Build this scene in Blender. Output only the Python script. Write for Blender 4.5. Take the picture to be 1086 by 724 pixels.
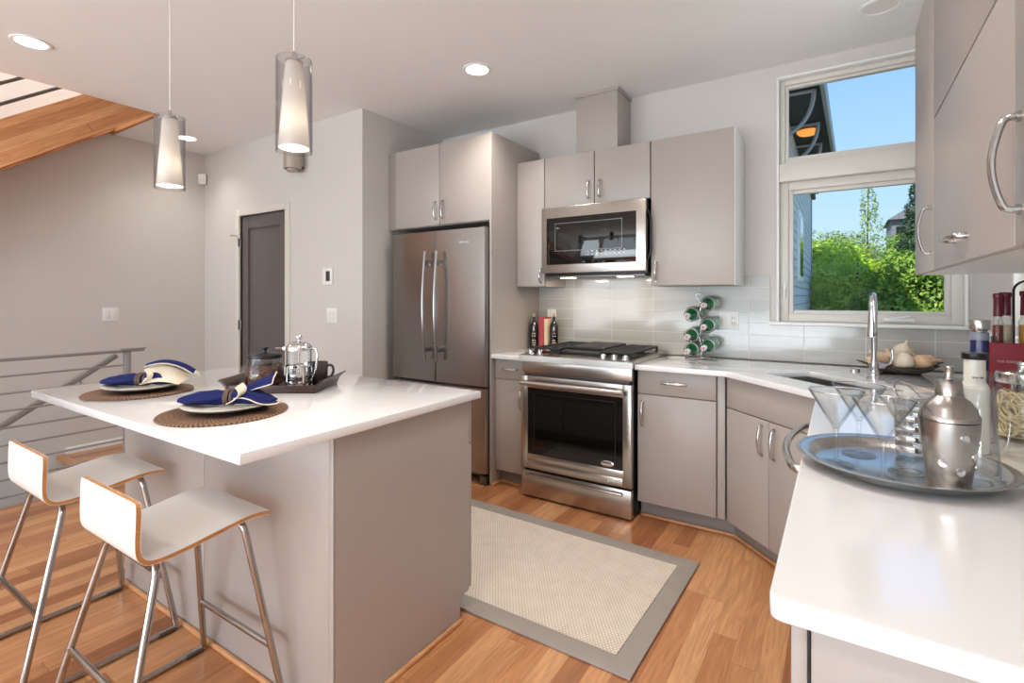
import bpy, bmesh, math, random
from mathutils import Vector, Matrix
for o in list(bpy.data.objects): bpy.data.objects.remove(o)
SC = bpy.context.scene
COL = SC.collection
PI = math.pi
random.seed(7)

# ------------------------------------------------------------------ camera, world, sun, area lights, exposure
EYE = 1.31
YAW = math.radians(32.8576)
cd = bpy.data.cameras.new('camera')
cd.sensor_width = 36.0
cd.lens = 36.0*538.8/1086
cd.shift_x = 0.0
cd.shift_y = (315.0-362.0)/1086
cd.clip_start = 0.05
cam = bpy.data.objects.new('camera', cd)
COL.objects.link(cam)
cam.location = (0, 0, EYE)
cam.rotation_euler = (PI/2, 0, YAW)
SC.camera = cam

SC.view_settings.view_transform = 'Standard'
SC.view_settings.look = 'None'
SC.view_settings.gamma = 1.0
SC.view_settings.use_curve_mapping = False
SC.view_settings.exposure = 0.28
SC.cycles.use_denoising = True
SC.cycles.max_bounces = 10
SC.cycles.transparent_max_bounces = 24
SC.cycles.sample_clamp_indirect = 6.0
SC.cycles.caustics_reflective = False
SC.cycles.caustics_refractive = False

world = bpy.data.worlds.new('sky')
SC.world = world
world.use_nodes = True
wn = world.node_tree.nodes; wl = world.node_tree.links
wn.clear()
w_tc = wn.new('ShaderNodeTexCoord'); w_sep = wn.new('ShaderNodeSeparateXYZ')
w_rmp = wn.new('ShaderNodeValToRGB'); w_bg = wn.new('ShaderNodeBackground'); w_out = wn.new('ShaderNodeOutputWorld')
wl.new(w_tc.outputs['Generated'], w_sep.inputs[0]); wl.new(w_sep.outputs['Z'], w_rmp.inputs[0])
wl.new(w_rmp.outputs[0], w_bg.inputs[0]); wl.new(w_bg.outputs[0], w_out.inputs[0])
e = w_rmp.color_ramp.elements
e[0].position = 0.0; e[0].color = (0.66, 0.84, 0.98, 1)
e[1].position = 0.5; e[1].color = (0.20, 0.46, 0.95, 1)
m_ = e.new(0.16); m_.color = (0.46, 0.71, 0.97, 1)
w_bg.inputs[1].default_value = 0.95

def lamp(name, kind, loc, energy, color=(1, 1, 1), direction=None, **kw):
    l = bpy.data.lights.new(name, kind); l.energy = energy; l.color = color
    for k, v in kw.items(): setattr(l, k, v)
    o = bpy.data.objects.new(name, l); COL.objects.link(o); o.location = loc
    if direction is not None:
        o.rotation_euler = Vector(direction).to_track_quat('-Z', 'Y').to_euler()
    return o

lamp('sun', 'SUN', (0, -5, 12), 6.5, (1.0, 0.95, 0.86), (0.35, 0.62, -0.75), angle=0.02)
# daylight through the windows of the room, with two added fill lamps among them
lamp('daylight_rear_window', 'AREA', (-1.2, -3.52, 1.45), 60, (0.84, 0.93, 1.0), (0, 1, 0.42), shape='RECTANGLE', size=4.2, size_y=2.1)
lamp('daylight_rear_stair_window', 'AREA', (-4.3, -3.52, 1.5), 48, (0.84, 0.93, 1.0), (0, 1, 0.4), shape='RECTANGLE', size=1.5, size_y=2.0)
lamp('added_ceiling_uplight', 'AREA', (-1.6, -3.45, 0.6), 112, (0.84, 0.93, 1.0), (0, 0.7, 0.75), shape='RECTANGLE', size=4.6, size_y=1.0)  # added low lamp tilted up to brighten the ceiling; there is no terrace
lamp('daylight_side_window', 'AREA', (0.80, 2.62, 1.85), 6, (0.96, 0.98, 1.0), (-1, 0, -0.1), shape='RECTANGLE', size=0.30, size_y=1.2)
lamp('added_upstairs_daylight', 'AREA', (-4.9, -0.2, 5.2), 95, (1.0, 1.0, 1.0), (0, 0, -1), shape='RECTANGLE', size=0.8, size_y=3.4)  # lamp added upstairs to light the stairwell; no skylight is built there

# ------------------------------------------------------------------ helpers
def lin(c):
    return tuple((x/12.92 if x <= 0.04045 else ((x+0.055)/1.055)**2.4) for x in (c[0]/255, c[1]/255, c[2]/255)) + (1,)

def nodes_of(name):
    m = bpy.data.materials.new(name); m.use_nodes = True
    return m, m.node_tree.nodes, m.node_tree.links, m.node_tree.nodes['Principled BSDF']

def mat(name, rgb, rough=0.5, metal=0.0, bump=0.0, bscale=60.0, var=0.0, vscale=8.0, stretch=None, spec=None, coat=0.0, emit=None, estr=0.0):
    m, N, L, B = nodes_of(name)
    c = lin(rgb)
    B.inputs['Base Color'].default_value = c
    B.inputs['Roughness'].default_value = rough
    B.inputs['Metallic'].default_value = metal
    if spec is not None: B.inputs['Specular IOR Level'].default_value = spec
    if coat: B.inputs['Coat Weight'].default_value = coat; B.inputs['Coat Roughness'].default_value = 0.06
    if emit is not None:
        B.inputs['Emission Color'].default_value = lin(emit); B.inputs['Emission Strength'].default_value = estr
    tc = N.new('ShaderNodeTexCoord'); mp = N.new('ShaderNodeMapping')
    L.new(tc.outputs['Object'], mp.inputs[0])
    if stretch: mp.inputs['Scale'].default_value = stretch
    if var:
        n = N.new('ShaderNodeTexNoise'); n.inputs['Scale'].default_value = vscale; n.inputs['Detail'].default_value = 5
        L.new(mp.outputs[0], n.inputs['Vector'])
        r = N.new('ShaderNodeValToRGB')
        r.color_ramp.elements[0].position = 0.3; r.color_ramp.elements[1].position = 0.7
        r.color_ramp.elements[0].color = tuple(max(0, x*(1-var)) for x in c[:3])+(1,)
        r.color_ramp.elements[1].color = tuple(min(1, x*(1+var)) for x in c[:3])+(1,)
        L.new(n.outputs[0], r.inputs[0]); L.new(r.outputs[0], B.inputs['Base Color'])
    if bump:
        n = N.new('ShaderNodeTexNoise'); n.inputs['Scale'].default_value = bscale; n.inputs['Detail'].default_value = 3
        L.new(mp.outputs[0], n.inputs['Vector'])
        b = N.new('ShaderNodeBump'); b.inputs['Strength'].default_value = bump; b.inputs['Distance'].default_value = 0.004
        L.new(n.outputs[0], b.inputs['Height']); L.new(b.outputs[0], B.inputs['Normal'])
    return m

def mat_glass(name, tint=(0.97, 0.985, 0.985), r0=0.04, gain=1.0, rough=0.0, edge=None):
    """thin clear glass: see-through with a reflection that grows towards grazing view, the same from both sides"""
    m = bpy.data.materials.new(name); m.use_nodes = True
    N = m.node_tree.nodes; L = m.node_tree.links; N.clear()
    out = N.new('ShaderNodeOutputMaterial'); mx = N.new('ShaderNodeMixShader')
    tr = N.new('ShaderNodeBsdfTransparent'); gl = N.new('ShaderNodeBsdfGlossy'); lw = N.new('ShaderNodeLayerWeight')
    lw.inputs[0].default_value = 0.5
    tr.inputs[0].default_value = tint + (1,)
    gl.inputs['Roughness'].default_value = rough
    p5 = mathn(N, L, 'POWER', lw.outputs['Facing'], 4.0)
    fac = mathn(N, L, 'ADD', mathn(N, L, 'MULTIPLY', p5, 0.75*gain), r0)
    L.new(fac, mx.inputs[0])
    if edge:
        mc = N.new('ShaderNodeMixRGB'); mc.inputs[1].default_value = tint+(1,); mc.inputs[2].default_value = edge+(1,)
        L.new(mathn(N, L, 'POWER', lw.outputs['Facing'], 3.0), mc.inputs[0]); L.new(mc.outputs[0], tr.inputs[0])
    L.new(tr.outputs[0], mx.inputs[1]); L.new(gl.outputs[0], mx.inputs[2]); L.new(mx.outputs[0], out.inputs[0])
    return m

def mathn(N, L, op, a, b=None):
    n = N.new('ShaderNodeMath'); n.operation = op
    for i, v in enumerate((a, b)):
        if v is None: continue
        if isinstance(v, (int, float)): n.inputs[i].default_value = v
        else: L.new(v, n.inputs[i])
    return n.outputs[0]

def mat_planks(name, w, length, c0, c1, c2, rough=0.32, axis='Y'):
    m, N, L, B = nodes_of(name)
    tc = N.new('ShaderNodeTexCoord'); sp = N.new('ShaderNodeSeparateXYZ'); L.new(tc.outputs['Object'], sp.inputs[0])
    if axis == 'SLOPE':      # boards running up the stair
        ca, sa = math.cos(math.atan(0.709)), math.sin(math.atan(0.709))
        along = mathn(N, L, 'ADD', mathn(N, L, 'MULTIPLY', sp.outputs['Y'], ca), mathn(N, L, 'MULTIPLY', sp.outputs['Z'], sa))
        across = mathn(N, L, 'SUBTRACT', mathn(N, L, 'MULTIPLY', sp.outputs['Z'], ca), mathn(N, L, 'MULTIPLY', sp.outputs['Y'], sa))
    else: across, along = (sp.outputs['X'], sp.outputs['Y'])
    u = mathn(N, L, 'DIVIDE', across, w); row = mathn(N, L, 'FLOOR', u)
    wn1 = N.new('ShaderNodeTexWhiteNoise'); wn1.noise_dimensions = '1D'; L.new(row, wn1.inputs['W'])
    v = mathn(N, L, 'ADD', mathn(N, L, 'DIVIDE', along, length), mathn(N, L, 'MULTIPLY', wn1.outputs['Value'], 7.3))
    idx = mathn(N, L, 'FLOOR', v)
    cb = N.new('ShaderNodeCombineXYZ'); L.new(row, cb.inputs[0]); L.new(idx, cb.inputs[1])
    wn2 = N.new('ShaderNodeTexWhiteNoise'); wn2.noise_dimensions = '2D'; L.new(cb.outputs[0], wn2.inputs['Vector'])
    rmp = N.new('ShaderNodeValToRGB'); el = rmp.color_ramp.elements
    el[0].color = lin(c0); el[1].color = lin(c2); mid = el.new(0.45); mid.color = lin(c1)
    L.new(wn2.outputs['Value'], rmp.inputs[0])
    # grain
    gv = N.new('ShaderNodeCombineXYZ')
    L.new(mathn(N, L, 'ADD', mathn(N, L, 'MULTIPLY', across, 22.0), mathn(N, L, 'MULTIPLY', wn2.outputs['Value'], 40.0)), gv.inputs[0])
    L.new(mathn(N, L, 'MULTIPLY', along, 1.6), gv.inputs[1])
    L.new(mathn(N, L, 'MULTIPLY', wn2.outputs['Value'], 13.0), gv.inputs[2])
    gn = N.new('ShaderNodeTexNoise'); gn.inputs['Scale'].default_value = 1.6; gn.inputs['Detail'].default_value = 6; gn.inputs['Distortion'].default_value = 2.2
    L.new(gv.outputs[0], gn.inputs['Vector'])
    gr = N.new('ShaderNodeValToRGB'); gr.color_ramp.elements[0].position = 0.3; gr.color_ramp.elements[1].position = 0.72
    gr.color_ramp.elements[0].color = (0.72, 0.68, 0.64, 1); gr.color_ramp.elements[1].color = (1.1, 1.08, 1.05, 1)
    L.new(gn.outputs[0], gr.inputs[0])
    mx = N.new('ShaderNodeMixRGB'); mx.blend_type = 'MULTIPLY'; mx.inputs[0].default_value = 1
    L.new(rmp.outputs[0], mx.inputs[1]); L.new(gr.outputs[0], mx.inputs[2])
    # seams
    fu = mathn(N, L, 'FRACT', u); fv = mathn(N, L, 'FRACT', v)
    gu = mathn(N, L, 'LESS_THAN', fu, 0.014); gw = mathn(N, L, 'LESS_THAN', fv, 0.0022)
    seam = mathn(N, L, 'MAXIMUM', gu, gw)
    dk = N.new('ShaderNodeMixRGB'); dk.blend_type = 'MULTIPLY'; dk.inputs[2].default_value = (0.55, 0.48, 0.42, 1)
    L.new(seam, dk.inputs[0]); L.new(mx.outputs[0], dk.inputs[1]); L.new(dk.outputs[0], B.inputs['Base Color'])
    B.inputs['Roughness'].default_value = rough
    bp = N.new('ShaderNodeBump'); bp.inputs['Strength'].default_value = 0.12; bp.inputs['Distance'].default_value = 0.002; bp.invert = True
    L.new(seam, bp.inputs['Height']); L.new(bp.outputs[0], B.inputs['Normal'])
    return m

def mat_tiles(name):
    m, N, L, B = nodes_of(name)
    tc = N.new('ShaderNodeTexCoord'); sp = N.new('ShaderNodeSeparateXYZ'); L.new(tc.outputs['Object'], sp.inputs[0])
    along = mathn(N, L, 'ADD', sp.outputs['X'], sp.outputs['Y'])
    u = mathn(N, L, 'DIVIDE', mathn(N, L, 'ADD', along, -3.56+1.735+3.08), 0.308)
    v = mathn(N, L, 'DIVIDE', mathn(N, L, 'ADD', sp.outputs['Z'], -0.915), 0.0762)
    fu = mathn(N, L, 'FRACT', u); fv = mathn(N, L, 'FRACT', v)
    g = mathn(N, L, 'MAXIMUM', mathn(N, L, 'LESS_THAN', fu, 0.012), mathn(N, L, 'LESS_THAN', fv, 0.036))
    cb = N.new('ShaderNodeCombineXYZ'); L.new(mathn(N, L, 'FLOOR', u), cb.inputs[0]); L.new(mathn(N, L, 'FLOOR', v), cb.inputs[1])
    wn2 = N.new('ShaderNodeTexWhiteNoise'); wn2.noise_dimensions = '2D'; L.new(cb.outputs[0], wn2.inputs['Vector'])
    r = N.new('ShaderNodeValToRGB'); r.color_ramp.elements[0].color = lin((176, 174, 169)); r.color_ramp.elements[1].color = lin((186, 184, 179))
    L.new(wn2.outputs['Value'], r.inputs[0])
    mx = N.new('ShaderNodeMixRGB'); mx.inputs[2].default_value = lin((214, 211, 206)); L.new(g, mx.inputs[0]); L.new(r.outputs[0], mx.inputs[1])
    L.new(mx.outputs[0], B.inputs['Base Color'])
    rr = mathn(N, L, 'ADD', mathn(N, L, 'MULTIPLY', g, 0.5), 0.10); L.new(rr, B.inputs['Roughness'])
    wv = N.new('ShaderNodeTexNoise'); wv.inputs['Scale'].default_value = 9; L.new(tc.outputs['Object'], wv.inputs['Vector'])
    h = mathn(N, L, 'SUBTRACT', mathn(N, L, 'MULTIPLY', wv.outputs[0], 0.6), g)
    bp = N.new('ShaderNodeBump'); bp.inputs['Strength'].default_value = 0.25; bp.inputs['Distance'].default_value = 0.002
    L.new(h, bp.inputs['Height']); L.new(bp.outputs[0], B.inputs['Normal'])
    return m

def mat_steel(name, rgb=(178, 173, 168), rough=0.27, stretch=(2, 2, 160), aniso=0.0):
    m, N, L, B = nodes_of(name)
    B.inputs['Metallic'].default_value = 1.0; B.inputs['Base Color'].default_value = lin(rgb)
    tc = N.new('ShaderNodeTexCoord'); mp = N.new('ShaderNodeMapping'); mp.inputs['Scale'].default_value = stretch
    n = N.new('ShaderNodeTexNoise'); n.inputs['Scale'].default_value = 4; n.inputs['Detail'].default_value = 2
    L.new(tc.outputs['Object'], mp.inputs[0]); L.new(mp.outputs[0], n.inputs['Vector'])
    L.new(mathn(N, L, 'ADD', mathn(N, L, 'MULTIPLY', n.outputs[0], 0.02), rough-0.01), B.inputs['Roughness'])
    return m

def mat_weave(name, c0, c1, sx, sy, bump=0.6, rot=0.0):
    m, N, L, B = nodes_of(name)
    tc = N.new('ShaderNodeTexCoord'); mp = N.new('ShaderNodeMapping'); mp.inputs['Scale'].default_value = (sx, sy, 1); mp.inputs['Rotation'].default_value = (0, 0, rot)
    L.new(tc.outputs['Object'], mp.inputs[0])
    sp = N.new('ShaderNodeSeparateXYZ'); L.new(mp.outputs[0], sp.inputs[0])
    half = mathn(N, L, 'MULTIPLY', mathn(N, L, 'MODULO', mathn(N, L, 'ABSOLUTE', mathn(N, L, 'FLOOR', sp.outputs['Y'])), 2), 0.5)
    fx = mathn(N, L, 'FRACT', mathn(N, L, 'ADD', sp.outputs['X'], half)); fy = mathn(N, L, 'FRACT', sp.outputs['Y'])
    hx = mathn(N, L, 'SINE', mathn(N, L, 'MULTIPLY', fx, PI)); hy = mathn(N, L, 'SINE', mathn(N, L, 'MULTIPLY', fy, PI))
    h = mathn(N, L, 'MULTIPLY', hx, hy)
    n = N.new('ShaderNodeTexNoise'); n.inputs['Scale'].default_value = 14; n.inputs['Detail'].default_value = 4; L.new(tc.outputs['Object'], n.inputs['Vector'])
    r = N.new('ShaderNodeValToRGB'); r.color_ramp.elements[0].color = lin(c0); r.color_ramp.elements[1].color = lin(c1)
    r.color_ramp.elements[0].position = 0.1; r.color_ramp.elements[1].position = 0.75
    L.new(mathn(N, L, 'ADD', mathn(N, L, 'MULTIPLY', h, 0.7), mathn(N, L, 'MULTIPLY', n.outputs[0], 0.3)), r.inputs[0])
    L.new(r.outputs[0], B.inputs['Base Color']); B.inputs['Roughness'].default_value = 0.9; B.inputs['Specular IOR Level'].default_value = 0.15
    b = N.new('ShaderNodeBump'); b.inputs['Strength'].default_value = bump; b.inputs['Distance'].default_value = 0.003
    L.new(h, b.inputs['Height']); L.new(b.outputs[0], B.inputs['Normal'])
    return m

def mat_mat(name):      # woven round placemat: radial ribs
    m, N, L, B = nodes_of(name)
    tc = N.new('ShaderNodeTexCoord'); sp = N.new('ShaderNodeSeparateXYZ'); L.new(tc.outputs['Object'], sp.inputs[0])
    ang = mathn(N, L, 'ARCTAN2', sp.outputs['Y'], sp.outputs['X'])
    rad = mathn(N, L, 'SQRT', mathn(N, L, 'ADD', mathn(N, L, 'MULTIPLY', sp.outputs['X'], sp.outputs['X']), mathn(N, L, 'MULTIPLY', sp.outputs['Y'], sp.outputs['Y'])))
    ring = mathn(N, L, 'DIVIDE', rad, 0.016)
    half = mathn(N, L, 'MULTIPLY', mathn(N, L, 'MODULO', mathn(N, L, 'FLOOR', ring), 2), PI)
    a = mathn(N, L, 'SINE', mathn(N, L, 'ADD', mathn(N, L, 'MULTIPLY', ang, 84), half))
    h = mathn(N, L, 'MULTIPLY', mathn(N, L, 'ADD', mathn(N, L, 'MULTIPLY', a, 0.5), 0.5), mathn(N, L, 'ADD', mathn(N, L, 'MULTIPLY', mathn(N, L, 'SINE', mathn(N, L, 'MULTIPLY', mathn(N, L, 'FRACT', ring), PI)), 0.45), 0.55))
    r = N.new('ShaderNodeValToRGB'); r.color_ramp.elements[0].color = lin((66, 44, 32)); r.color_ramp.elements[1].color = lin((158, 120, 90))
    L.new(h, r.inputs[0]); L.new(r.outputs[0], B.inputs['Base Color']); B.inputs['Roughness'].default_value = 0.7
    b = N.new('ShaderNodeBump'); b.inputs['Strength'].default_value = 0.8; b.inputs['Distance'].default_value = 0.003
    L.new(h, b.inputs['Height']); L.new(b.outputs[0], B.inputs['Normal'])
    return m

def mat_leaf(name, c0, c1, c2):
    m, N, L, B = nodes_of(name)
    tc = N.new('ShaderNodeTexCoord')
    n = N.new('ShaderNodeTexNoise'); n.inputs['Scale'].default_value = 1.3; n.inputs['Detail'].default_value = 2; L.new(tc.outputs['Object'], n.inputs['Vector'])
    n2 = N.new('ShaderNodeTexWhiteNoise'); n2.noise_dimensions = '3D'
    sn = N.new('ShaderNodeVectorMath'); sn.operation = 'SNAP'; sn.inputs[1].default_value = (0.12, 0.12, 0.12)
    L.new(tc.outputs['Object'], sn.inputs[0]); L.new(sn.outputs[0], n2.inputs['Vector'])
    r = N.new('ShaderNodeValToRGB'); el = r.color_ramp.elements
    el[0].color = lin(c0); el[1].color = lin(c2); k = el.new(0.5); k.color = lin(c1)
    L.new(mathn(N, L, 'ADD', mathn(N, L, 'MULTIPLY', n.outputs[0], 0.55), mathn(N, L, 'MULTIPLY', n2.outputs['Value'], 0.45)), r.inputs[0])
    L.new(r.outputs[0], B.inputs['Base Color']); B.inputs['Roughness'].default_value = 0.55
    out = [x for x in N if x.type == 'OUTPUT_MATERIAL'][0]
    t = N.new('ShaderNodeBsdfTranslucent'); L.new(r.outputs[0], t.inputs[0])
    mx = N.new('ShaderNodeMixShader'); mx.inputs[0].default_value = 0.35
    L.new(B.outputs[0], mx.inputs[1]); L.new(t.outputs[0], mx.inputs[2]); L.new(mx.outputs[0], out.inputs[0])
    return m

def M_of(o):
    return Matrix.Translation(o.location) @ o.rotation_euler.to_matrix().to_4x4()

def thing(name, label, cat, loc=(0, 0, 0), rotz=0.0, group=None, kind=None):
    o = bpy.data.objects.new(name, None); COL.objects.link(o)
    o.empty_display_size = 0.05
    o.location = loc; o.rotation_euler = (0, 0, rotz)
    o['label'] = label; o['category'] = cat
    if group: o['group'] = group
    if kind: o['kind'] = kind
    return o

def root_of(p):
    while p.parent: p = p.parent
    return p

def obj(name, bm, m, parent=None, world=True, smooth=None, loc=None, rotz=0.0):
    """links a bmesh as one object; world=True: coordinates are world ones and are moved into the parent's frame"""
    if parent is not None and world:
        bm.transform(M_of(root_of(parent)).inverted())
    elif parent is None and loc is not None and world:
        bm.transform((Matrix.Translation(loc) @ Matrix.Rotation(rotz, 4, 'Z')).inverted())
    bmesh.ops.recalc_face_normals(bm, faces=bm.faces[:])
    me = bpy.data.meshes.new(name); bm.to_mesh(me); bm.free()
    for x in (m if isinstance(m, (list, tuple)) else [m]): me.materials.append(x)
    me.polygons.foreach_set('use_smooth', [True]*len(me.polygons))
    me.set_sharp_from_angle(angle=math.radians(35 if smooth is None else smooth))
    o = bpy.data.objects.new(name, me); COL.objects.link(o)
    if parent is not None: o.parent = parent
    elif loc is not None:
        o.location = loc; o.rotation_euler = (0, 0, rotz)
    return o

def tag(o, label, cat, group=None, kind=None):
    o['label'] = label; o['category'] = cat
    if group: o['group'] = group
    if kind: o['kind'] = kind
    return o

def struct(name, bm, m, parent=None):
    o = obj(name, bm, m, parent)
    if parent is None: o['kind'] = 'structure'
    return o

def BM(): return bmesh.new()

def merge(dst, src, mi=0):
    vm = {v: dst.verts.new(v.co) for v in src.verts}
    for f in src.faces:
        try:
            nf = dst.faces.new([vm[v] for v in f.verts]); nf.material_index = mi if mi else f.material_index
        except ValueError: pass
    src.free()

def box(bm, a, b, bev=0.0, mi=0, mtx=None, seg=2):
    t = bmesh.new()
    bmesh.ops.create_cube(t, size=1.0)
    s = [abs(b[i]-a[i]) for i in range(3)]; c = [(a[i]+b[i])/2 for i in range(3)]
    for v in t.verts: v.co = Vector((v.co.x*s[0]+c[0], v.co.y*s[1]+c[1], v.co.z*s[2]+c[2]))
    if bev:
        bmesh.ops.bevel(t, geom=t.edges[:], offset=min(bev, min(s)*0.45), segments=seg, affect='EDGES', profile=0.5)
    if mtx is not None: t.transform(mtx)
    merge(bm, t, mi)
    return bm

def cyl(bm, p0, p1, r0, r1=None, n=20, mi=0, caps=True):
    r1 = r0 if r1 is None else r1
    p0, p1 = Vector(p0), Vector(p1); d = (p1-p0)
    q = d.to_track_quat('Z', 'Y').to_matrix()
    A = [bm.verts.new(p0 + q @ Vector((r0*math.cos(2*PI*i/n), r0*math.sin(2*PI*i/n), 0))) for i in range(n)]
    Bv = [bm.verts.new(p1 + q @ Vector((r1*math.cos(2*PI*i/n), r1*math.sin(2*PI*i/n), 0))) for i in range(n)]
    for i in range(n):
        f = bm.faces.new((A[i], A[(i+1) % n], Bv[(i+1) % n], Bv[i])); f.material_index = mi
    if caps:
        bm.faces.new(A[::-1]).material_index = mi; bm.faces.new(Bv).material_index = mi
    return bm

def lathe(bm, prof, c=(0, 0, 0), n=32, mi=0, axis=None, wob=None):
    """prof: list of (r, z) revolved round z (or the given axis) at c"""
    q = Matrix.Identity(3) if axis is None else Vector(axis).to_track_quat('Z', 'Y').to_matrix()
    c = Vector(c); rings = []
    for (r, z) in prof:
        if r < 1e-5: rings.append([bm.verts.new(c + q @ Vector((0, 0, z)))])
        else: rings.append([bm.verts.new(c + q @ Vector((r*math.cos(2*PI*i/n), r*math.sin(2*PI*i/n), z))) for i in range(n)])
    for a, b in zip(rings, rings[1:]):
        for i in range(n):
            j = (i+1) % n
            vs = []
            for v in ((a[i % len(a)], a[j % len(a)], b[j % len(b)], b[i % len(b)])):
                if v not in vs: vs.append(v)
            if len(vs) >= 3:
                try: bm.faces.new(vs).material_index = mi
                except ValueError: pass
    return bm

def tube(bm, pts, ra, rb=None, n=10, mi=0, up=None, closed=False):
    """sweep an ellipse (ra across, rb along up) along pts; ra may be a list"""
    pts = [Vector(p) for p in pts]; k = len(pts); rings = []
    prev = None
    for i, p in enumerate(pts):
        a = pts[(i-1) % k] if (i > 0 or closed) else p
        b = pts[(i+1) % k] if (i < k-1 or closed) else p
        t = (b-a).normalized()
        if up is not None: u = Vector(up)
        elif prev is None: u = Vector((0, 0, 1)) if abs(t.z) < 0.9 else Vector((1, 0, 0))
        else: u = prev
        s = t.cross(u)
        if s.length < 1e-6: s = t.cross(Vector((0.3, 0.5, 0.8)))
        s.normalize(); u = s.cross(t).normalized(); prev = u
        r1 = ra[i] if isinstance(ra, (list, tuple)) else ra
        r2 = (rb[i] if isinstance(rb, (list, tuple)) else rb) if rb is not None else r1
        rings.append([bm.verts.new(p + s*(r1*math.cos(2*PI*j/n)) + u*(r2*math.sin(2*PI*j/n))) for j in range(n)])
    prs = list(zip(rings, rings[1:]))
    if closed: prs.append((rings[-1], rings[0]))
    for a, b in prs:
        for j in range(n): bm.faces.new((a[j], a[(j+1) % n], b[(j+1) % n], b[j])).material_index = mi
    if not closed:
        bm.faces.new(rings[0][::-1]).material_index = mi; bm.faces.new(rings[-1]).material_index = mi
    return bm

def prism(bm, poly, z0, z1, mi=0):
    A = [bm.verts.new((x, y, z0)) for x, y in poly]; B_ = [bm.verts.new((x, y, z1)) for x, y in poly]
    n = len(poly)
    bm.faces.new(A[::-1]).material_index = mi; bm.faces.new(B_).material_index = mi
    for i in range(n): bm.faces.new((A[i], A[(i+1) % n], B_[(i+1) % n], B_[i])).material_index = mi
    return bm

def fillet(pts, r, k=6):
    """round the inner corners of a polyline"""
    P = [Vector(p) for p in pts]; out = [P[0]]
    for i in range(1, len(P)-1):
        a, b, c = P[i-1], P[i], P[i+1]
        d1 = (a-b); d2 = (c-b); rr = min(r, d1.length*0.49, d2.length*0.49)
        s, e2 = b+d1.normalized()*rr, b+d2.normalized()*rr
        for j in range(k+1):
            t = j/k; out.append(s*(1-t)**2 + b*2*t*(1-t) + e2*t*t)
    out.append(P[-1]); return out

def curve_plate(name, outers, z0, z1, bev=0.0):
    """flat plate with holes from 2D outlines, as a bmesh"""
    cu = bpy.data.curves.new(name, 'CURVE'); cu.dimensions = '2D'; cu.fill_mode = 'BOTH'
    cu.extrude = (z1-z0)/2 - bev; cu.bevel_depth = bev; cu.bevel_resolution = 2; cu.offset = -bev
    for poly in outers:
        s = cu.splines.new('POLY'); s.points.add(len(poly)-1); s.use_cyclic_u = True
        for p, (x, y) in zip(s.points, poly): p.co = (x, y, 0, 1)
    o = bpy.data.objects.new(name, cu); COL.objects.link(o)
    dg = bpy.context.evaluated_depsgraph_get(); me = bpy.data.meshes.new_from_object(o.evaluated_get(dg))
    bm = bmesh.new(); bm.from_mesh(me)
    bmesh.ops.translate(bm, verts=bm.verts[:], vec=(0, 0, (z0+z1)/2))
    bmesh.ops.remove_doubles(bm, verts=bm.verts[:], dist=0.00005)
    bpy.data.objects.remove(o); bpy.data.curves.remove(cu); bpy.data.meshes.remove(me)
    return bm

def text(name, body, size, loc, rot, m, parent, depth=0.0006, align='CENTER', spacing=1.0):
    cu = bpy.data.curves.new(name, 'FONT'); cu.body = body; cu.size = size; cu.extrude = depth
    cu.align_x = align; cu.align_y = 'CENTER'; cu.space_character = spacing
    o = bpy.data.objects.new(name, cu); COL.objects.link(o)
    dg = bpy.context.evaluated_depsgraph_get(); me = bpy.data.meshes.new_from_object(o.evaluated_get(dg))
    bm = bmesh.new(); bm.from_mesh(me); bpy.data.objects.remove(o); bpy.data.curves.remove(cu); bpy.data.meshes.remove(me)
    bm.transform(Matrix.Translation(loc) @ rot.to_4x4())
    return obj(name, bm, m, parent, smooth=30)

FACE_NEG_Y = Matrix.Rotation(PI/2, 3, 'X')               # text that reads from -y
def face_dir(yaw): return Matrix.Rotation(yaw, 3, 'Z') @ Matrix.Rotation(PI/2, 3, 'X')

def bow(bm, p0, p1, out, h=0.03, w=0.0065, t=0.0045, mi=0):
    """arched cabinet pull between two mounting points; out is the outward direction"""
    p0, p1, out = Vector(p0), Vector(p1), Vector(out).normalized(); d = p1-p0
    pts = [p0, p0+out*h*0.55]
    k = 9
    for i in range(1, k):
        s = i/k; pts.append(p0+d*(s*0.94+0.03)+out*h*(0.62+0.38*math.sin(PI*s)))
    pts += [p1+out*h*0.55, p1]
    side = d.cross(out).normalized()
    pts = fillet(pts, h*0.22, 3)
    tube(bm, pts, t, w, n=10, mi=mi, up=side)
    for p in (p0, p1): cyl(bm, p, p+out*0.006, w*1.15, n=14, mi=mi)
    return bm

# ------------------------------------------------------------------ materials
MAT = {}
MAT['wall'] = mat('warm_grey_paint', (208, 203, 198), 0.75, bump=0.06, bscale=180, spec=0.25)
MAT['ceiling'] = mat('ceiling_paint', (238, 237, 236), 0.85, bump=0.05, bscale=160, spec=0.2)
MAT['white_paint'] = mat('white_trim_paint', (236, 235, 232), 0.35)
MAT['frame'] = mat('window_frame_vinyl', (214, 209, 200), 0.4)
MAT['cab'] = mat('taupe_laminate', (170, 161, 155), 0.36, bump=0.03, bscale=40, stretch=(1, 1, 14))
MAT['cab_edge'] = mat('cabinet_carcass', (150, 141, 134), 0.5)
MAT['cab_light'] = mat('pale_board_and_lit_side', (224, 221, 217), 0.35)  # pale cabinet bodies, plus one side whose window light is put into the colour
MAT['toe'] = mat('toe_kick_grey', (140, 134, 130), 0.5)
MAT['gap'] = mat('dark_gap', (28, 25, 24), 0.8)
MAT['quartz'] = mat('white_quartz', (236, 235, 235), 0.12, coat=1.0)
MAT['quartz'].node_tree.nodes['Principled BSDF'].inputs['Coat IOR'].default_value = 1.55
MAT['quartz'].node_tree.nodes['Principled BSDF'].inputs['Coat Roughness'].default_value = 0.012
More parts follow.
